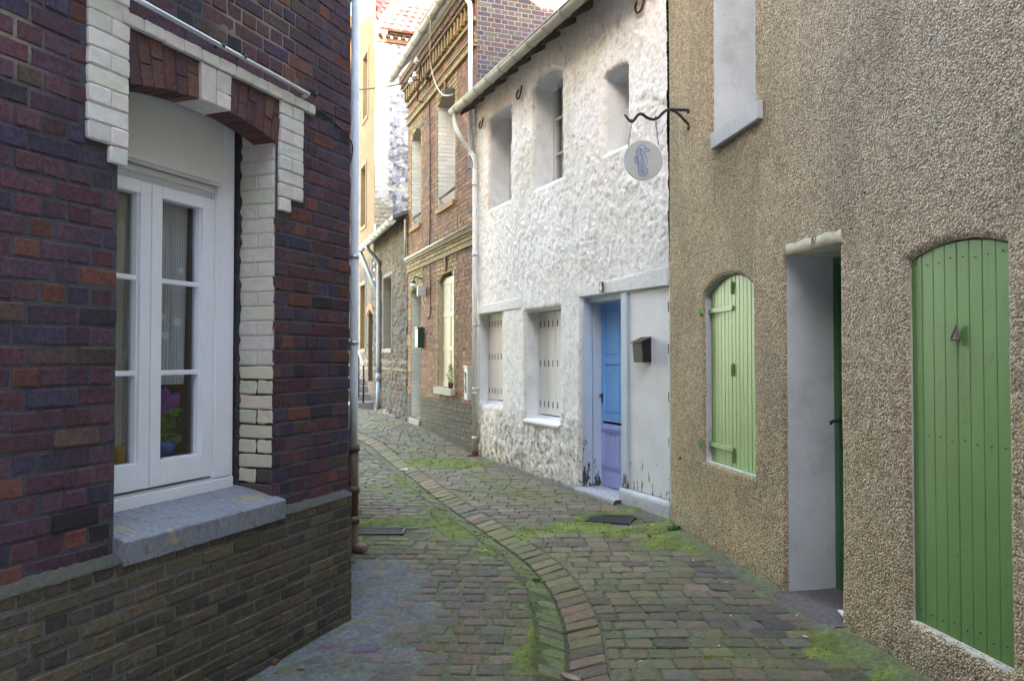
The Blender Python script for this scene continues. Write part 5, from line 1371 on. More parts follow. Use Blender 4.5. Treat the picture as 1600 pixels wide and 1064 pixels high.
# cables
a = MB(); pts = [FR.uz(x, y, -.02) for x, y in ((671, 125), (671, 170), (672, 240), (672, 330), (671, 398), (672, 420), (672.5, 470), (672, 492), (669, 500))]
a.tube([(u, -.02, z) for u, z in pts], .010, 6)
co = single('black_cable', 'thin black cable clipped down the red brick wall left of the beige shuttered window', 'cable', a, 'cable', FR, (pts[0][0], 0, pts[-1][1]), smooth=True)
for py in (195, 260, 330, 395, 450, 480): 
    u, z = FR.uz(672, py, -.02); b_ = MB(); b_.box(u - .02, u + .02, -.035, 0, z - .012, z + .012); part('clip', b_, 'iron', co)
a = MB(); pts = [FR.uz(x, y, dd) + (dd,) for x, y, dd in ((672, 20, -.36), (672, 60, -.3), (673, 100, -.14), (680, 130, -.08), (690, 147, -.05), (700, 150, -.03), (708, 148, .02))]
a.tube(smooth_path([(u, d, z) for u, z, d in pts], 5), .012, 7)
single('white_cable', 'white cable drooping from the gutter to the upper window of the red brick house', 'cable', a, 'cable_white', FR, (pts[-1][0], 0, pts[-1][1]), smooth=True)
a = MB(); z = zb1 + .055; a.tube([(0, -.07, z), (LR - .1, -.07, z)], .018, 8); a.tube([(0.03, -.07, z), (0.03, -.07, FR.z(636, 345))], .02, 8)
single('long_conduit', 'long grey conduit lying on the yellow string course of the red brick house', 'conduit', a, 'zinc', FR, (0, 0, z), smooth=True)
# electricity bracket with porcelain insulators
iu, iz = FR.uz(655, 128, -.12)
el_ = thing('insulator_bracket', 'rusty iron bracket with white porcelain insulators below the red house cornice', 'power bracket', FR, (iu, 0, iz))
def rz(px, py, d): u, z = FR.uz(px, py, d); return (u, d, z)
a = MB(); a.tube([rz(671, 98, 0), rz(657, 97, -.16), rz(652, 158, -.16), rz(663, 161, 0)], .018, 7); a.tube([rz(655, 125, -.16), rz(640, 128, -.3)], .016, 7); part('iron_frame', a, 'rust', el_, True)
for (x, y, d) in ((651, 96, -.25), (648, 119, -.25), (642, 128, -.30)):
    u, dd, z = rz(x, y, d); a = MB(); a.lathe([(.0, z + .07), (.03, z + .065), (.035, z + .04), (.02, z + .03), (.045, z + .015), (.05, z - .02), (.02, z - .03), (.02, z - .06), (.0, z - .06)], u, dd, 10); part('insulator', a, 'porcelain', el_, True)
a = MB(); u, dd, z = rz(669, 120, -.05); a.lathe([(.0, z + .08), (.06, z + .04), (.06, z - .04), (.0, z - .08)], u, -.06, 10)
a.tube(smooth_path([(u, -.06, z), (u - .12, -.1, z + .02), (u - .2, -.1, z - .15), (u - .08, -.06, z - .2)], 4), .008, 5); part('cable_knob', a, 'iron', el_, True)

# ================================================================== low stone house
th = thing('low_rubble_stone_house', 'low dark rubble stone house with sloping gutter, beyond the red brick house', 'house', FT)
oT = opn(FT, 600.5, 613.5, (545, 544), (436, 429))
def hT(U, Z):
    f1, f2, cid = worley((U + .03 * fbm(U * 9, Z * 9, 1)) * 6, Z * 10, 21)
    return np.clip((f2 - f1) * 2.4, 0, 1) ** .5 * .03 * (.4 + cid) + .01 * fbm(U * 20, Z * 20, 4)
def cT(U, Z, h):
    f1, f2, cid = worley((U + .03 * fbm(U * 9, Z * 9, 1)) * 6, Z * 10, 21)
    a = np.array((.105, .085, .07)); b = np.array((.055, .048, .045)); t = np.array((.17, .13, .08)); r = np.array((.14, .06, .04))
    k = cid[..., None]; c = np.where(k < .4, a, np.where(k < .7, b, np.where(k < .93, (a + t) / 2, r)))
    m = sstep(.10, .03, f2 - f1)[..., None]; c = c * (1 - m) + np.array((.07, .062, .055)) * m
    up = sstep(2.2, 3.6, Z)[..., None]; c = c * (1 - up * .5) + t * up * .5
    band = ((np.abs(Z - 1.42) < .035) | (np.abs(Z - 1.26) < .035))[..., None] & (cid[..., None] > .2)
    c = np.where(band, np.array((.22, .17, .11)), c)
    return c * (.75 + .5 * fbm(U * 12, Z * 12, 8))[..., None]
gT_ = -.34; zTg = (FT.z(570, 381, gT_) + FT.z(631, 328, gT_)) / 2; print('T gutter', zTg)
part('wall', grid_wall(0, LT, -.1, zTg + .15, .028, [oT], hT, cT), 'stone', th, True, cols=True)
part('window_reveal', reveal(oT, 0, .22, .004), 'greystone', th, True)
f = MB(); f.box(oT['u0'] - .0, oT['u1'], .2, .24, oT['z0'], oT['z1']); part('window', f, 'box_paint', th)
f = MB(); f.box(oT['u0'] - .06, oT['u0'] - .001, -.035, .02, oT['z0'], oT['z1']); f.box(oT['u1'] + .001, oT['u1'] + .06, -.035, .02, oT['z0'], oT['z1']); f.box(oT['u0'] - .06, oT['u1'] + .06, -.037, .02, oT['z1'] + .002, oT['z1'] + .07); f.box(oT['u0'] - .08, oT['u1'] + .08, -.05, .02, oT['z0'] - .1, oT['z0'] - .002); part('window_surround', f, 'greystone', th, bevel=.006)
f = MB(); f.hexa([(-.2, -.32, zTg + .02), (LT, -.32, zTg + .02), (LT, 3.2, zTg + 1.5), (-.2, 3.2, zTg + 1.5), (-.2, -.32, zTg + .1), (LT, -.32, zTg + .1), (LT, 3.2, zTg + 1.6), (-.2, 3.2, zTg + 1.6)]); part('roof', f, 'slate', th)
part('gutter', gutter(-.32, LT - .02, gT_, zTg, .09, .5), 'zinc', th, True)
pu_ = FT.u(591.5, -.08); f = MB(); f.tube(smooth_path([(pu_ - .15, gT_, zTg - .08), (pu_ - .1, gT_ + .02, zTg - .2), (pu_, -.09, zTg - .5), (pu_, -.08, zTg - .8), (pu_, -.08, 1.1)], 4), .055, 12)
do_ = part('downpipe', f, 'pipe_dull', th, True); f = MB(); f.tube([(pu_, -.08, 1.15), (pu_, -.08, .95)], .064, 12); f.tube([(pu_, -.08, .95), (pu_ + .03, -.10, .25)], .05, 12); part('lower_pipe', f, 'pipe_dull', do_, True)
f = MB(); q = FT.uz(560, 372, -.3); f.tube([(q[0], -.42, q[1] + .05), (pu_ - .0, -.08, zTg - 1.35)], .05, 12); part('branch_pipe', f, 'pipe_dull', do_, True)
f = MB()
for k in range(9):                               # loose footing stones
    u = LT * (.15 + .6 * k / 8); s = ru(.08, .16); z = .17; f.hexa([(u, -.14, z - .1), (u + s * 1.6, -.12, z - .1), (u + s * 1.6, .02, z - .1), (u, .02, z - .1), (u + .02, -.10, z + s), (u + s * 1.4, -.09, z + s * .8), (u + s * 1.5, .02, z + s), (u, .02, z + s)], jit((.2, .17, .15)))
parts_each('footing_stone', f, 'stone', th, bevel=.02, cols=True)

# ================================================================== tall house with flint gable wall and red tiles
tl = thing('tall_flint_house', 'tall flint and stone house with red tiled roof closing the view of the lane', 'house', FU)
LU2 = LU + 6; U0 = -6
q1 = opn(FU, 564, 571.5, (545, 545), (449, 443)); q2 = opn(FU, 564, 571.5, (357, 352), (268, 256)); q3 = opn(FU, 566.5, 573.5, (191, 184), (97, 85))
arch_o = opn(FU, 575.5, 583, (596, 597), (492, 492)); arch_o['rise'] = .1
ZT = FG.z(582, 66)
def hU(U, Z): return np.where(Z < 4.2, hT(U, Z) * .7, .008 * fbm(U * 25, Z * 25, 5) + .004)
def cU(U, Z, h):
    n = fbm(U * 3, Z * 3, 9)[..., None]; tan = np.array((.20, .128, .06)) * (.75 + .4 * n); n4 = fbm(U * 20, Z * 20, 19)[..., None]
    tan = tan * (.8 + .4 * n4); st = cT(U, np.minimum(Z, 2.0), h) * 1.25
    k = sstep(3.9, 4.3, Z + .4 * (n[..., 0] - .5))[..., None]; return st * (1 - k) + tan * k
EW_ = grid_wall(U0, LU, -.1, 12, .035, [q1, q2, q3, arch_o], hU, cU)
part('street_wall', EW_, 'stone', tl, True, cols=True)
for q in (q1, q2, q3):
    part('window_reveal', reveal(q, 0, .25, .002), 'tanstone', tl, True); f = MB(); f.box(q['u0'], q['u1'], .22, .25, q['z0'], q['z1']); part('window', f, 'greystone', tl)
    f = MB(); f.box(q['u0'] - .09, q['u0'] - .001, -.03, .02, q['z0'] - .001, q['z1']); f.box(q['u1'] + .001, q['u1'] + .09, -.03, .02, q['z0'] - .001, q['z1']); f.box(q['u0'] - .09, q['u1'] + .09, -.032, .02, q['z1'] + .002, q['z1'] + .1); f.box(q['u0'] - .09, q['u1'] + .09, -.04, .02, q['z0'] - .1, q['z0'] - .003); part('window_surround', f, 'tanstone', tl, bevel=.008)
part('doorway_reveal', reveal(arch_o, 0, .15, .004), 'timber', tl, True)
f = MB(); f.box(arch_o['u0'] - .05, arch_o['u1'] + .05, .12, .4, arch_o['z0'] - .05, arch_o['z1'] + .2, (.16, .12, .08)); part('blocked_doorway', f, 'stone', tl, cols=True)
for k in range(7):
    pass
f = MB(); c = (arch_o['u0'] + arch_o['u1']) / 2; hw_ = (arch_o['u1'] - arch_o['u0']) / 2
for k in range(9):
    a0 = math.pi * k / 9; a1 = math.pi * (k + .9) / 9; r0, r1 = hw_ + .005, hw_ + .16; zc = arch_o['z1']
    f.hexa([(c + r0 * math.cos(a0), -.04, zc + .4 * r0 * math.sin(a0)), (c + r1 * math.cos(a0), -.04, zc + .6 * r1 * math.sin(a0)), (c + r1 * math.cos(a1), -.04, zc + .6 * r1 * math.sin(a1)), (c + r0 * math.cos(a1), -.04, zc + .4 * r0 * math.sin(a1)),
            (c + r0 * math.cos(a0), .02, zc + .4 * r0 * math.sin(a0)), (c + r1 * math.cos(a0), .02, zc + .6 * r1 * math.sin(a0)), (c + r1 * math.cos(a1), .02, zc + .6 * r1 * math.sin(a1)), (c + r0 * math.cos(a1), .02, zc + .4 * r0 * math.sin(a1))], jit((.3, .12, .06)))
part('brick_arch', f, 'brick', tl, cols=True)
# flint wall facing down the lane
def hG(U, Z):
    f1, f2, cid = worley(U * 9, Z * 10, 31); return np.clip((f2 - f1) * 2, 0, 1) ** .5 * .035 * (.5 + cid)
def cG(U, Z, h):
    f1, f2, cid = worley(U * 9, Z * 10, 31); k = cid[..., None]
    c = np.where(k < .35, np.array((.22, .22, .25)), np.where(k < .6, np.array((.34, .33, .34)), np.where(k < .82, np.array((.13, .13, .16)), np.array((.5, .48, .46)))))
    m = sstep(.14, .04, f2 - f1)[..., None]; c = c * (1 - m) + np.array((.36, .34, .32)) * m
    b = (sstep(.06, .03, np.abs(Z - 5.9)) + sstep(.05, .02, np.abs(Z - 8.6)))[..., None] * .8; c = c * (1 - b) + np.array((.5, .45, .35)) * b
    w = (sstep(.42, .30, U + .06 * fbm(U * 8, Z * 8, 3)) * sstep(5.4, 5.9, Z) * sstep(8.8, 8.55, Z + .3 * (fbm(U * 6, Z * 6, 9) - .5)))[..., None]
    c = c * (1 - w) + np.array((.62, .59, .53)) * w
    lo = (sstep(5.9, 5.3, Z) * sstep(.5, .3, U))[..., None]; c = c * (1 - lo) + np.array((.42, .37, .27)) * lo * (.6 + .4 * np.round(np.mod(Z * 9, 1)))[..., None]
    return c
def mpGG(a, b, h=0):
    X, Y, _ = FG.w(a, -h, b); u, d = FU.inv(X, Y); return (u, d, b)
V, F_, C_ = grid_wall(0, 6, 0, ZT + .02, .032, [], hG, cG)
X = FG.o[0] + FG.dx * V[:, 0] - FG.dy * V[:, 1]; Y = FG.o[1] + FG.dy * V[:, 0] + FG.dx * V[:, 1]
V2 = np.stack([(X - FU.o[0]) * FU.dx + (Y - FU.o[1]) * FU.dy, -(X - FU.o[0]) * FU.dy + (Y - FU.o[1]) * FU.dx, V[:, 2]], -1)
part('flint_wall', (V2, F_, C_), 'stone', tl, True, cols=True)
# timber and brick under the eaves
f = MB()
def gb(mb, a0, a1, h0, h1, z0, z1, col): mb.hexa([mpGG(a, z, h) for z in (z0, z1) for (a, h) in ((a0, h1), (a1, h1), (a1, h0), (a0, h0))], col)
gb(f, 0.02, 6, -.01, .07, ZT + .02, ZT + .14, (.15, .075, .04)); gb(f, 0.3, 6, -.01, .15, ZT + .22, ZT + .32, (.16, .075, .04)); k = .05
while k < 6: gb(f, k, k + .13, -.01, .12, ZT + .14, ZT + .22, jit((.10, .055, .035), .4)); k += .2
part('eaves', f, 'brick', tl, cols=True)
# tiled roof rising away from the lane view
tiles = MB(); ang = math.radians(50); ca, sa = math.cos(ang), math.sin(ang); zt0_ = ZT + .28
nrow, tw, tlh = 26, .21, .27
M['tile'] = m_attr('clay_tile', .75, 20, .3, 60, .4, .004)
for r in range(nrow):
    s0 = r * tlh - .0; s1 = s0 + tlh * 1.12; off = (r % 2) * tw / 2
    for c in range(-1, 29):
        a0 = c * tw + off; col = jit(pick([((.34, .11, .10), 4), ((.27, .09, .09), 2), ((.42, .17, .13), 2)]), .15)
        if a0 < -.02 or a0 > 6: continue
        v = []; n = 4
        for s, lift in ((s0, .035), (s1, .012)):
            for i in range(n + 1):
                t = i / n; a = a0 + tw * t; hh = lift + .028 * math.sin(math.pi * t) ** 1 ; run = s * ca; v.append(mpGG(a, zt0_ + s * sa + hh * ca, .22 - run + hh * sa))
        for i in range(n + 1):
            t = i / n; a = a0 + tw * t; v.append(mpGG(a, zt0_ + s0 * sa - .01, .22 - s0 * ca))
        tiles.add(v, [(i, i + 1, n + 2 + i, n + 1 + i) for i in range(n)] + [(2 * n + 2 + i, 2 * n + 3 + i, i + 1, i) for i in range(n)], col)
part('tiled_roof', tiles, 'tile', tl, cols=True)
rd_ = MB(); L_ = nrow * tlh; v = [mpGG(a, zt0_ + s * sa - .02, .22 - s * ca) for a in (0, 6) for s in (0, L_)]
rd_.add(v, [(0, 2, 3, 1)], (.1, .07, .06)); v = [mpGG(a, zt0_ + s * sa + .04, .22 - s * ca) for a in (-.06, .02) for s in (-.05, L_)]
w = [mpGG(a, zt0_ + s * sa - .12, .22 - s * ca) for a in (-.06, .02) for s in (-.05, L_)]
rd_.add(v + w, [(0, 2, 3, 1), (4, 5, 7, 6), (0, 1, 5, 4), (2, 6, 7, 3), (0, 4, 6, 2)], (.4, .38, .34)); part('roof_verge', rd_, 'tile', tl, cols=True)
# steps with a handrail
gz0_ = .2
stp = thing('stone_steps', 'worn grey stone steps at the far end of the lane', 'steps', FU, (FU.u(575), 0, gz0_))
for k in range(4):
    f = MB(); u1 = FU.u(585) - k * .42; f.box(u1 - 1.0, u1, -.42 + .05 * k, .02, gz0_ - .1, gz0_ + .19 * (k + 1), (.26, .26, .27)); part('step', f, 'stone', stp, bevel=.02, cols=True)
hr = thing('handrail', 'thin pale handrail with a dark post on the far stone steps', 'handrail', FU, (FU.u(568), -.3, gz0_))
pA = FU.uz(560.5, 549, -.36); pB = FU.uz(568, 571, -.36)
f = MB(); f.tube([(pA[0], -.36, pA[1]), (pB[0], -.36, pB[1])], .028, 8); part('rail', f, 'wire_rail', hr, True)
f = MB(); f.tube([(pB[0], -.36, pB[1]), (pB[0], -.36, gz0_ + .2)], .025, 8); f.tube([(pA[0], -.36, pA[1]), (pA[0], -.36, gz0_ + .3)], .022, 8); part('post', f, 'iron', hr, True)
# overhead line
a = MB(); A = FR.uz(640, 129, -.3); Aw = FR.w(A[0], -.3, A[1]); r = ray(548, 138.5); t = 17.5 / r[1]; Bw = (r[0] * t - 1.2, 17.5, CAMZ + r[2] * t + .05)
pts = [tuple(Aw[i] * (1 - s) + Bw[i] * s - (0.12 * 4 * s * (1 - s) if i == 2 else 0) for i in range(3)) for s in [k / 14 for k in range(15)]]
a.tube(pts, .012, 6); single('overhead_cable', 'thin dark overhead cable crossing the lane to the insulator bracket', 'cable', a, 'cable', WORLD, (Aw[0], Aw[1], Aw[2]), smooth=True)
# unseen blocks added behind and left to shut off most of the low sun
bk = thing('rear_sun_blocker', 'unseen plain brick block added behind the viewpoint to keep low sun out of the lane', 'house', WORLD, (0, -7, 0))
f = MB(); f.box(-9, 9, -14, -7, 0, BACKZ, (.2, .1, .08)); part('wall', f, 'brick', bk, cols=True)
f = MB(); f.hexa([(-9, -14.3, BACKZ + .01), (9, -14.3, BACKZ + .01), (9, -6.7, BACKZ + .01), (-9, -6.7, BACKZ + .01), (-9, -10.6, BACKZ + .3), (9, -10.6, BACKZ + .3), (9, -10.4, BACKZ + .3), (-9, -10.4, BACKZ + .3)]); part('roof', f, 'slate', bk)
def block(name, label, x0, x1, y0, y1, z, col, top=None):
    t = thing(name, label, 'house', WORLD, (x0, y0, 0)); f = MB(); f.box(x0, x1, y0, y1, 0, z, col); part('wall', f, 'brick', t, cols=True)
    f = MB(); z2 = top or z + .3; f.hexa([(x0, y0, z + .01), (x1, y0, z + .01), (x1, y1, z + .01), (x0, y1, z + .01), (x0, y0, z + .2), (x1, y0, z2), (x1, y1, z2), (x0, y1, z + .2)]); part('roof', f, 'slate', t)
block('tall_sun_blocker', 'unseen tall block added behind the left brick house to cast shade on the far walls', -8.16, -3.3, 5.2, 9.0, 14.6, (.2, .12, .09))  # added out of view; its edges shape the shadows on flint wall and gable
block('left_sun_blocker', 'unseen tall block added on the hidden left side to shade the far street wall', -15, -7.12, 12, 16, 12.7, (.4, .34, .25))  # added out of view to keep the sun off the tan street wall
block('low_sun_blocker', 'unseen low block added in the gap between two tall blocks to trim the sunlight', -8.14, -7.0, 9.2, 11.8, 9.25, (.3, .2, .15), 9.75)  # added in the slot; its top sets where the flint sun patch ends
# ================================================================== ground
def arr(p): return np.array(p, float)
midp = [(889, 1064), (887, 1030), (881, 971), (855, 911), (819, 871), (763, 831), (683, 775.5), (632, 735.7), (600, 712), (564, 686)]
path = [ground_px(*p) for p in midp]
path = [(path[0][0] + .02, path[0][1] - 1.2), (path[0][0] + .01, path[0][1] - .5)] + path
e = path[-1]; path += [(e[0] - 1.6, e[1] + 2.6), (e[0] - 3, e[1] + 4)]
PTH = smooth_path([(x, y, 0) for x, y in path], 8)
PX = arr([p[0] for p in PTH]); PY = arr([p[1] for p in PTH])
seg = np.hypot(np.diff(PX), np.diff(PY)); CUM = np.concatenate([[0], np.cumsum(seg)])
def path_at(s):
    return float(np.interp(s, CUM, PX)), float(np.interp(s, CUM, PY))
def path_dist(X, Y):
    """signed distance to the gutter centre, positive on the right"""
    best = np.full(X.shape, 99.); sg = np.zeros(X.shape)
    for i in range(len(PX) - 1):
        ax, ay = PX[i], PY[i]; bx, by = PX[i + 1] - ax, PY[i + 1] - ay; l2 = bx * bx + by * by + 1e-9
        t = np.clip(((X - ax) * bx + (Y - ay) * by) / l2, 0, 1); dx = X - (ax + t * bx); dy = Y - (ay + t * by); d = np.hypot(dx, dy)
        m = d < best; best = np.where(m, d, best); sg = np.where(m, np.sign(bx * -dy + by * dx), sg)
    return best * sg
WL, WR = .15, .19
def ground_h(X, Y, D=None):
    if D is None: D = path_dist(X, Y)
    z = gz(X, Y)
    v = np.where(D < 0, np.clip(1 + D / (WL + .02), 0, 1), np.clip(1 - D / (WR + .02), 0, 1)) * .034
    z = z - v + .018 * (np.clip(np.abs(D), 0, .8) / .8) + .012 * (fbm(X * 1.1, Y * 1.1, 5, 2) - .5)
    return z
def blob(X, Y, pts, r):
    """soft mask around a polyline given in photo pixels, radius r metres"""
    P = [ground_px(*p) for p in pts]; best = np.full(X.shape, 99.)
    if len(P) == 1: P = P * 2
    for (ax, ay), (bx, by) in zip(P, P[1:]):
        ux, uy = bx - ax, by - ay; l2 = ux * ux + uy * uy + 1e-9; t = np.clip(((X - ax) * ux + (Y - ay) * uy) / l2, 0, 1)
        best = np.minimum(best, np.hypot(X - ax - t * ux, Y - ay - t * uy))
    return sstep(r * 1.25, r * .6, best + .9 * r * (fbm(X * 4, Y * 4, 81) - .5) * 2)
MOSS = [(((830, 836), (900, 826), (960, 836), (1050, 826)), .20, 1.), (((905, 812), (990, 800)), .10, .9), (((1040, 850), (1130, 865), (1200, 872)), .30, .75),
        (((1180, 905), (1260, 935)), .22, .6), (((1330, 1010), (1390, 1050)), .24, .85), (((600, 818), (700, 822), (740, 838)), .26, .75), (((720, 815), (765, 835)), .15, .9),
        (((690, 800), (760, 840), (800, 868)), .16, .9), (((800, 868), (838, 920), (843, 985), (840, 1045)), .10, .95), (((620, 740), (680, 780)), .12, .8), (((660, 724), (730, 728)), .42, .95), (((590, 700), (620, 722)), .12, .5),
        (((745, 742), (860, 792)), .16, .5), (((560, 660), (610, 665)), .3, .5), (((1000, 860), (1060, 900)), .15, .4), (((570, 760), (620, 780)), .2, .4), (((1100, 1000), (1180, 1040)), .2, .4), (((575, 900), (560, 880)), .04, .5)]
CEM = [(((440, 1064), (560, 985), (600, 930), (585, 890)), .24, 1.), (((560, 1000), (640, 960)), .16, .8), (((480, 1100), (620, 1030)), .25, .8)]
def masks(X, Y):
    m = np.zeros(X.shape)
    for p, r, a in MOSS: m = np.maximum(m, a * blob(X, Y, p, r))
    c = np.zeros(X.shape)
    for p, r, a in CEM: c = np.maximum(c, a * blob(X, Y, p, r))
    return m, c
LX = np.arange(-8, 3.2, .05); LY = np.arange(1.0, 26, .05)
_X, _Y = np.meshgrid(LX, LY, indexing='ij'); LH = ground_h(_X, _Y).tolist(); _m, _c = masks(_X, _Y); LM = _m.tolist(); LC = _c.tolist()
LN = fbm(_X * 1.4, _Y * 1.4, 91, 3).tolist()
LPX = [[float(np.interp(yy, PY, PX)) for yy in LY]] * len(LX)
def look(T, x, y):
    a = min(max((x + 8) / .05, 0), len(LX) - 1.001); b = min(max((y - 1.0) / .05, 0), len(LY) - 1.001); i = int(a); j = int(b); a -= i; b -= j
    return (T[i][j] * (1 - a) + T[i + 1][j] * a) * (1 - b) + (T[i][j + 1] * (1 - a) + T[i + 1][j + 1] * a) * b
def gh(x, y): return look(LH, x, y)
ys = np.concatenate([np.arange(2.2, 7.5, .02), np.arange(7.5, 22, .045)]); xs_ = np.arange(-2.6, 2.6, .02)
T_ = np.linspace(0, 1, 230)
# lane sheet between the two rows of houses: left and right limits per y
def xr(Y): return np.where(Y < 7.1, 2.459 - .1487 * Y, np.where(Y < 12.04, 4.5 - .4179 * Y, np.where(Y < 16.35, 3.967 - .3737 * Y, np.where(Y < 20.44, 3.417 - .34 * Y, 3.417 - .34 * 20.44 - .372 * (Y - 20.44))))) + .12
def xl(Y): return np.where(Y < cornerL[1], sL * Y - aL, np.where(Y < 9.2, cornerL[0] - .215 * (Y - cornerL[1]), cornerL[0] - .215 * (9.2 - cornerL[1]) - 1.0 * (Y - 9.2))) - .12
XL, XR = xl(ys)[:, None], xr(ys)[:, None]
X = XL + (XR - XL) * T_[None, :]; Y = np.broadcast_to(ys[:, None], X.shape)
D = path_dist(X, Y); mo, ce = masks(X, Y)
gn = fbm(X * 30, Y * 30, 3)
H = ground_h(X, Y, D) - np.where(D > 0, .0065, .0045) + .006 * gn + np.where(np.abs(D) > .17, .013 * mo * (.5 + fbm(X * 12, Y * 12, 79)) + .0062 * ce * (.4 + 1.2 * fbm(X * 5, Y * 5, 78)), 0) - .006 * sstep(.02, .0, np.abs(D))
edge_r = sstep(.20, .05, XR - .12 - X) * (Y < 12); H = H + edge_r * (.022 + .01 * fbm(X * 6, Y * 6, 8))
mort = np.array((.105, .10, .085)); green = np.array((.095, .11, .038)); bright = np.array((.135, .165, .04)); cem = np.array((.145, .15, .168)); dark = np.array((.045, .042, .04))
n1 = fbm(X * 5, Y * 5, 7); n2 = fbm(X * 40, Y * 40, 17)
gm = np.clip(.5 + 1.6 * (n1 - .45), 0, 1)[..., None]
left_ = (D < 0)[..., None]
c = mort * (1 - gm) + green * gm
k = np.clip(sstep(.15, .85, mo + .9 * (fbm(X * 22, Y * 22, 71) - .5)) + .18 * sstep(.5, .62, fbm(X * 16, Y * 9, 73)), 0, 1)[..., None]; mc = bright * (.40 + 1.1 * fbm(X * 9, Y * 9, 29))[..., None]; c = c * (1 - k) + mc * k
k = (np.clip(ce * (.30 + .9 * fbm(X * 6, Y * 6, 76)), 0, 1))[..., None] * .95; c = c * (1 - k) + cem * (.75 + .5 * n1)[..., None] * k
k = edge_r[..., None] * .8 * (1 - mo[..., None] * .7); c = c * (1 - k) + np.array((.13, .115, .11)) * k
k = (sstep(.20, .16, np.abs(D)) * .5)[..., None]; c = c * (1 - k) + dark * k
c = c * (.6 + .8 * n2)[..., None]
V = np.stack([X, Y, H], -1).reshape(-1, 3); nT = len(T_); I, J = np.meshgrid(np.arange(len(ys) - 1), np.arange(nT - 1), indexing='ij'); a = (I * nT + J).ravel()
M['ground'] = m_attr('mossy_grout', .95, 60, .4, 140, .9, .006, .2)
lane = link_mesh('lane_bed', V, np.stack([a, a + 1, a + nT + 1, a + nT], -1), c.reshape(-1, 3), M['ground'], None, (0, 0, 0), True); lane['kind'] = 'structure'
# setts
PALS = [((.118, .084, .074), 5), ((.096, .074, .072), 4), ((.132, .096, .075), 3), ((.130, .088, .062), 1.0), ((.092, .088, .083), 2), ((.062, .054, .052), 1.5)]
PALF = [((.165, .122, .092), 4), ((.142, .106, .084), 3), ((.185, .14, .098), 2), ((.115, .09, .075), 1)]
sets = MB()
def moss_of(x, y): return look(LM, x, y), look(LC, x, y)
def place(P, hh, warm=0, far=False, depth=-.04, nx=4, ny=4, crown=.004):
    cx = sum(p[0] for p in P) / 4; cy = sum(p[1] for p in P) / 4; m, ce_ = moss_of(cx, cy)
    m = max(m, .45 * float(sstep(.5, .7, look(LN, cx, cy))))
    c = pick(PALF if cy > 4.8 and rnd() < min(1, (cy - 4.4) / 4) else PALS); c = jit(c, .2)
    if warm: c = tuple(x * w for x, w in zip(c, (1.25, 1.08, .92)))
    g = (.11, .15, .045); mm = min(.85, m * ru(.6, 1.0)); c = tuple(x * (1 - mm) + y * mm for x, y in zip(c, g))
    if ce_ > .3: c = tuple(x * .75 + y * .25 * ru(.6, 1.2) for x, y in zip(c, (.19, .20, .22)))
    h = ru(-.003, .003) + (-.006 if ce_ > .5 and rnd() < .4 else 0) + (-.005 if m > .7 else 0)
    pts = [gh(*p) for p in P]
    def mp(a, b, hz): return (a, b, base_z(a, b) + hz)
    if cx < look(LPX, 0, cy) and crown > .003: P = [(p[0] + ru(-.008, .008), p[1] + ru(-.007, .007)) for p in P]
    # bilinear base height
    z0 = sum(pts) / 4; gx = ((pts[1] + pts[2]) - (pts[0] + pts[3])) / 2; gy = ((pts[2] + pts[3]) - (pts[0] + pts[1])) / 2
    lx = max(1e-3, (P[1][0] + P[2][0] - P[0][0] - P[3][0]) / 2); ly = max(1e-3, (P[2][1] + P[3][1] - P[0][1] - P[1][1]) / 2)
    ux, uy = (P[1][0] + P[2][0] - P[0][0] - P[3][0]) / 2, (P[1][1] + P[2][1] - P[0][1] - P[3][1]) / 2
    vx, vy = (P[3][0] + P[2][0] - P[0][0] - P[1][0]) / 2, (P[3][1] + P[2][1] - P[0][1] - P[1][1]) / 2
    det = ux * vy - uy * vx
    if abs(det) < 1e-6: return
    def base_z(a, b):
        dx, dy = a - cx, b - cy; s = (dx * vy - dy * vx) / det; t = (ux * dy - uy * dx) / det; return z0 + s * gx + t * gy
    qstone(sets, P, mp, hh + h, depth, c, nx, ny, .0065 if cy < 8 else .006, .004, .0014, crown, .006, .25)
# gutter rows
s = .3; total = float(CUM[-1]) - .5
while s < total:
    x, y = path_at(s); pitch = .135 + .012 * max(0, y - 4); pitch = min(pitch, .20); s1 = s + pitch * ru(.92, 1.08)
    xb, yb = path_at(s1); tx, ty = xb - x, yb - y; l = math.hypot(tx, ty); nx_, ny_ = ty / l, -tx / l; g = .006
    sk = .03
    def pt(px, py, off, al): return (px + nx_ * off + tx / l * al, py + ny_ * off + ty / l * al)
    if y < 21:
        place([pt(x, y, .008, g), pt(x, y, WR, g + sk), pt(xb, yb, WR, -g + sk), pt(xb, yb, .008, -g)], .008, 1, crown=.002)
        if rnd() < .96: place([pt(x, y, -WL, g + sk), pt(x, y, -.008, g), pt(xb, yb, -.008, -g), pt(xb, yb, -WL, -g + sk)], .004, 0, crown=.002)
    s = s1
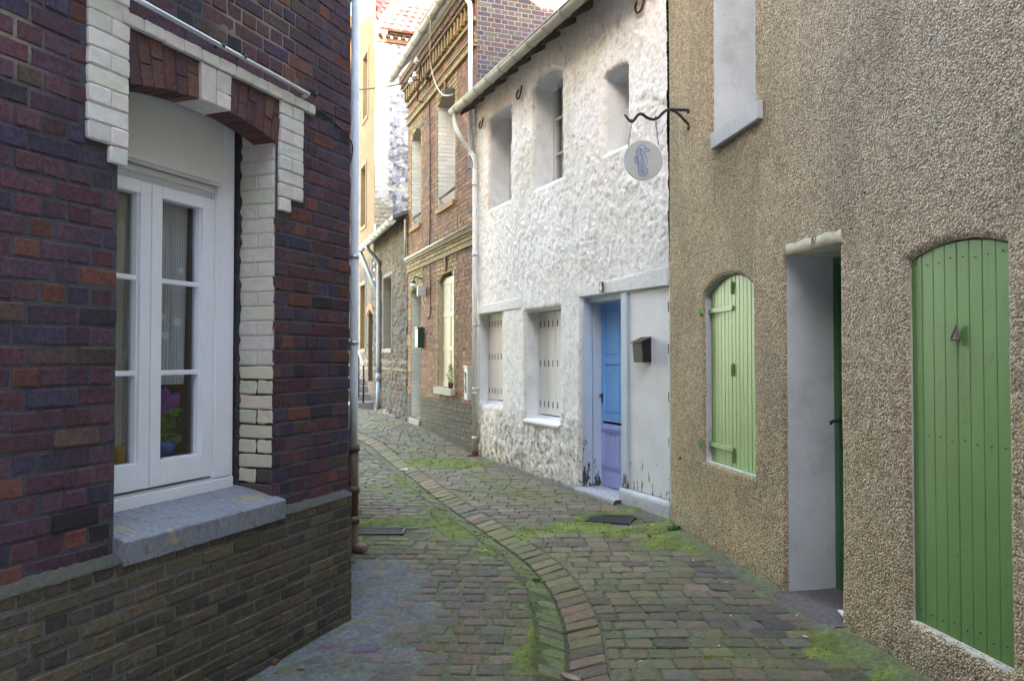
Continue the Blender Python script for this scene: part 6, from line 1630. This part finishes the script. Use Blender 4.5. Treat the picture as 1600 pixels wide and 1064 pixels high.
# transverse rows either side
def lay_row(y0, pitch, side):
    xc = float(np.interp(y0 + pitch / 2, PY, PX)); 
    i = int(np.searchsorted(PY, y0)); i = min(max(i, 1), len(PX) - 1); sl = (PX[i] - PX[i - 1]) / (PY[i] - PY[i - 1] + 1e-9); f = math.sqrt(1 + sl * sl)
    def xcen(y): return float(np.interp(y, PY, PX))
    if side > 0: a = (WR + .012) * f; lo = lambda y: xcen(y) + a; hi = lambda y: float(xr(np.array(y))) - .2; x = max(lo(y0), lo(y0 + pitch)) - .04
    else: a = (WL + .012) * f; lo = lambda y: float(xl(np.array(y))) + .14; hi = lambda y: xcen(y) - a; x = min(lo(y0), lo(y0 + pitch)) - rnd() * .1
    rot = (-.03 if side > 0 else .015); end = max(hi(y0), hi(y0 + pitch)); first = True; x += 0 if side < 0 else -rnd() * .08
    while x < end:
        w = ru(.13, .185) * (1.18 if y0 > 6.5 else 1); x1 = x + w; gx = ru(.003, .007) if side > 0 else ru(.006, .02); gy = ru(.002, .006) if side > 0 else ru(.005, .017)
        yo = rot * (x - 1) + ru(-.004, .004)
        def cl(x_, y_): return (min(max(x_, lo(y_)), hi(y_)), y_ )
        P = [cl(x + gx, y0 + gy + yo), cl(x1 - gx, y0 + gy + yo + rot * w), cl(x1 - gx, y0 + pitch - gy + yo + rot * w), cl(x + gx, y0 + pitch - gy + yo)]
        if (P[1][0] - P[0][0] > .045 and P[2][0] - P[3][0] > .02) or (P[2][0] - P[3][0] > .045 and P[1][0] - P[0][0] > .02):
            cxx = (P[0][0] + P[1][0]) / 2; cyy = (P[0][1] + P[2][1]) / 2
            skip = any(abs(cxx - gx_) < w_ / 2 + .03 and abs(cyy - gy_) < h_ / 2 + .03 for gx_, gy_, w_, h_ in GRATES)
            m, ce_ = moss_of(cxx, cyy)
            if ce_ > .75 and rnd() < .25: skip = True
            if side < 0 and rnd() < .03: skip = True
            if m > .95 and rnd() < .3: skip = True
            if not skip: place(P, .006 if side > 0 else .004, crown=.0025 if side > 0 else .005, nx=4 if cyy < 9 else 3, ny=4 if cyy < 9 else 3)
        x = x1
GRATES = []
g1p = ground_px(955, 815); GRATES.append((g1p[0], g1p[1], .46, .42)); g2p = ground_px(600, 834); GRATES.append((g2p[0], g2p[1], .50, .30))
y = 2.6
while y < 21.5:
    p = .138 + .007 * max(0, min(y - 4, 8)); lay_row(y, p, 1); y += p
y = 2.4
while y < 21.5:
    p = .138 + .006 * max(0, min(y - 4, 8)) + ru(-.010, .010); lay_row(y, p, -1); y += p
so_ = link_mesh('lane_paving', sets.v, sets.f, sets.c, M['sett'], None, (0, 0, 0), False); so_['kind'] = 'structure'
# wide base sheet
base = MB(); base.add([(-400, -400, -.30), (400, -400, -.30), (400, 400, -.30), (-400, 400, -.30)], [(0, 1, 2, 3)]); bo_ = link_mesh('ground', base.v, base.f, None, M['soil'], None, (0, 0, 0)); bo_['kind'] = 'structure'
rp = MB(); n = 40; rp.box(-3.4, 3.0, -7, 2.19, -.2, -.006); rpo = link_mesh('lane_behind', rp.v, rp.f, rp.c, M['ground'], None, (0, 0, 0)); rpo['kind'] = 'structure'
rp = MB(); rp.box(-12, -6.2, 8.5, 30, -.2, .17); rp.box(-6.2, 4, 22, 32, -.2, .18); rpo = link_mesh('far_yard', rp.v, rp.f, rp.c, M['ground'], None, (0, 0, 0)); rpo['kind'] = 'structure'
# moss cushions in the joints
mm_ = MB(); cnt = 0
for _ in range(52000):
    y = 2.9 + 12 * rnd() ** 1.5; x = ru(float(xl(np.array(y))) + .12, float(xr(np.array(y))) - .13); m = look(LM, x, y)
    p = .03 + .55 * m + .12 * max(0, look(LN, x, y) - .5)
    if look(LC, x, y) > .3: p *= .2
    if abs(x - look(LPX, 0, y)) < .2: p *= .15
    if rnd() > p: continue
    s = ru(.004, .011) * (1 + .05 * y); z = gh(x, y) - .006 + .010 * m; n = 5; a0 = rnd() * 6; hgt = s * ru(.5, 1.1); c = jit(pick([((.15, .175, .034), 4), ((.19, .21, .04), 3), ((.13, .15, .03), 2)]), .25)
    v = [(x + s * ru(.7, 1.2) * math.cos(a0 + 1.2566 * k), y + s * ru(.7, 1.2) * math.sin(a0 + 1.2566 * k), z) for k in range(n)] + [(x + s * .5 * math.cos(a0 + .6 + 1.2566 * k), y + s * .5 * math.sin(a0 + .6 + 1.2566 * k), z + hgt) for k in range(n)] + [(x, y, z + hgt * 1.25)]
    mm_.add(v, [(k, (k + 1) % n, n + (k + 1) % n, n + k) for k in range(n)] + [(n + k, n + (k + 1) % n, 2 * n) for k in range(n)], c); cnt += 1
print('moss', cnt)
M['mosscol'] = m_attr('moss', .95, 120, .4, 300, .6, .002, .1)
mo_ = link_mesh('moss', mm_.v, mm_.f, mm_.c, M['mosscol'], None, (0, 0, 0), True); mo_['kind'] = 'stuff'; mo_['label'] = 'yellow green moss growing in the joints of the lane'; mo_['category'] = 'moss'
# drain covers
def grate(name, label, cx, cy, w, h, rot, mode):
    F = Frame(cx, cy, math.cos(rot), math.sin(rot)); z = gh(cx, cy) + .012
    o = thing(name, label, 'drain cover', F, (0, 0, z)); mb = MB(); t = .018
    mb.box(-w / 2, w / 2, -h / 2, -h / 2 + t, z - .03, z); mb.box(-w / 2, w / 2, h / 2 - t, h / 2, z - .03, z); mb.box(-w / 2, -w / 2 + t, -h / 2 + t, h / 2 - t, z - .03, z); mb.box(w / 2 - t, w / 2, -h / 2 + t, h / 2 - t, z - .03, z)
    part('rim', mb, 'iron', o, bevel=.002); b = MB(); b.box(-w / 2 + t, w / 2 - t, -h / 2 + t, h / 2 - t, z - .02, z - .013); part('plate', b, 'dark' if mode else 'iron', o)
    g = MB(); n, m = (12, 9) if mode else (24, 14)
    for i in range(n):
        for j in range(m):
            x = -w / 2 + t + (w - 2 * t) * (i + .5) / n; y = -h / 2 + t + (h - 2 * t) * (j + .5) / m; sx = (w - 2 * t) / n * (.40 if mode else .36); sy = (h - 2 * t) / m * (.32 if mode else .36)
            g.hexa([(x - sx, y - sy, z - .014), (x + sx, y - sy, z - .014), (x + sx, y + sy, z - .014), (x - sx, y + sy, z - .014), (x - sx * .7, y - sy * .7, z - .002), (x + sx * .7, y - sy * .7, z - .002), (x + sx * .7, y + sy * .7, z - .002), (x - sx * .7, y + sy * .7, z - .002)])
    part('tread', g, 'castgrey', o)
M['castgrey'] = m_plain('worn_cast_iron', (.085, .082, .085), .45, .4, var=.3, nscale=20)
grate('drain_cover', 'square dark iron drain cover set in bright moss beside the blue door step', g1p[0], g1p[1], .40, .34, -.35, 1)
grate('drain_plate', 'flat brownish iron cover with fine studs near the foot of the left downpipe', g2p[0] - .05, g2p[1], .46, .26, .02, 0)
# weeds, leaves, litter
def weed(px, py, n, s, label, F=WORLD):
    x, y = ground_px(px, py); z = gh(x, y) - .005; o = thing('weed', label, 'weed', WORLD, (x, y, z), 'weeds growing from the joints'); mb = MB()
    for k in range(n):
        a = ru(0, 6.28); l = s * ru(.4, 1.0); w = s * .16; tx = math.cos(a) * l * ru(.2, .7); ty = math.sin(a) * l * ru(.2, .6); ox, oy = -math.sin(a) * w, math.cos(a) * w; bx_, by_ = x + ru(-.4, .4) * s, y + ru(-.15, .15) * s
        mb.add([(bx_, by_, z), (bx_ + tx * .5 + ox, by_ + ty * .5 + oy, z + l * .55), (bx_ + tx, by_ + ty, z + l * .8), (bx_ + tx * .5 - ox, by_ + ty * .5 - oy, z + l * .6)], [(0, 1, 2, 3)])
    part('leaf', mb, 'moss_leaf', o)
weed(1056, 836, 60, .10, 'leafy green weed tuft at the corner where the white and pebble-dashed houses meet')
weed(838, 903, 26, .045, 'small weed tuft in the moss left of the central gutter')
weed(1015, 842, 20, .035, 'small yellowish weed right of the square drain cover')
weed(1240, 1031, 16, .035, 'small low weed among the setts in front of the doorstep')
weed(575, 872, 14, .03, 'small weed sprig on the paving right of the brown pipe foot')
M['deadleaf'] = m_plain('dead_leaf', (.25, .19, .12), .8, var=.3)
def bit(name, cat, label, px, py, s, mat, group=None, dz=.012):
    x, y = ground_px(px, py); z = gh(x, y) + dz; a = ru(0, 3.1); ca_, sa_ = math.cos(a), math.sin(a); mb = MB(); n = 7; top = []; bot = []
    for k in range(n):
        t = 2 * math.pi * k / n; r = s * ru(.7, 1.1); u, v = r * math.cos(t), r * .5 * math.sin(t); X_, Y_ = x + u * ca_ - v * sa_, y + u * sa_ + v * ca_; h = .3 * s * rnd(); top.append((X_, Y_, z + h + .004)); bot.append((X_, Y_, z + h * .5))
    mb.add(top + bot, [tuple(range(n)), tuple(range(2 * n - 1, n - 1, -1))] + [(k, n + k, n + (k + 1) % n, (k + 1) % n) for k in range(n)])
    single(name, label, cat, mb, mat, WORLD, (x, y, z), group)
bit('paper_scrap', 'litter', 'pale blue-white scrap of paper lying in the far gutter', 631, 733, .07, 'enamel')
bit('dead_leaf', 'leaf', 'pale dry leaf on the setts in front of the blue door', 872, 789, .06, 'deadleaf')
bit('dead_leaf', 'leaf', 'long dry leaf in the gutter at the bottom of the picture', 893, 1055, .06, 'deadleaf')
bit('dead_leaf', 'leaf', 'brown leaf on the cement at the foot of the left plinth', 470, 1055, .025, 'deadleaf')
bit('white_pebble', 'pebble', 'long white chip on the cement strip under the large green shutter', 1386, 1041, .03, 'enamel')
bit('white_pebble', 'pebble', 'white chip on the paving below the pebble-dashed doorstep', 1258, 1003, .014, 'enamel')
bit('white_pebble', 'pebble', 'white pebble on the moss just right of the square drain cover', 1019, 826, .018, 'enamel')
rng_px = [(1001, 1040), (1123, 1018), (1135, 917), (1142, 970), (1245, 970), (985, 830), (1083, 882), (905, 862)]
for k, (a_, b_) in enumerate(rng_px):
    bit('grit_chip', 'pebble', 'tiny white grit chip scattered on the right-hand setts', a_, b_, .008, 'enamel', 'tiny grit chips on the setts')
for k in range(16):
    a_, b_ = ru(600, 1250), ru(790, 1050)
    if a_ > 1000 and b_ < 900: continue
    bit('leaf_crumb', 'leaf', 'small brown crumb of dry leaf scattered on the lane', a_, b_, ru(.008, .018), 'deadleaf', 'leaf crumbs on the lane')
# protruding drain hole near the plinth foot
hl = FL.uz(427, 1034, 0); hb = MB(); hb.tube([(hl[0], .05, hl[1] + .01), (hl[0] + .004, -.02, hl[1] - .004)], .018, 10)
single('drain_spout', 'short dark drain pipe end poking from the foot of the left plinth', 'pipe', hb, 'rust', FL, (hl[0], 0, hl[1]), smooth=True)
# ================================================================== light
w = bpy.data.worlds.new('World'); S.world = w; w.use_nodes = True
nt = w.node_tree; bg = nt.nodes['Background']; sky = nt.nodes.new('ShaderNodeTexSky'); sky.sky_type = 'NISHITA'; sky.sun_disc = False
EL = math.radians(SUN_EL); hx, hy = SUN_H; 
sky.sun_elevation = EL; sky.sun_rotation = math.atan2(hx, hy)
sky.air_density = 1.0; sky.dust_density = 1.5; sky.ozone_density = 1.0
nt.links.new(sky.outputs[0], bg.inputs[0]); bg.inputs[1].default_value = .15
ld = bpy.data.lights.new('sun', 'SUN'); ld.energy = 4.6; ld.angle = math.radians(.5); ld.color = (1, .86, .66)
lo_ = bpy.data.objects.new('sun', ld); COL.objects.link(lo_)
from mathutils import Vector
l = math.hypot(hx, hy); dvec = Vector((hx / l * math.cos(EL), hy / l * math.cos(EL), math.sin(EL)))
lo_.rotation_euler = dvec.to_track_quat('Z', 'Y').to_euler(); lo_.location = (0, 0, 15)
vs = S.view_settings; vs.view_transform = 'Standard'; vs.look = 'None'; vs.gamma = 1; vs.exposure = EXPO
vs.use_white_balance = True; vs.white_balance_temperature = WBT; vs.white_balance_tint = 10
S.cycles.max_bounces = 8; S.cycles.diffuse_bounces = 5; S.cycles.transparent_max_bounces = 12; S.cycles.use_denoising = True
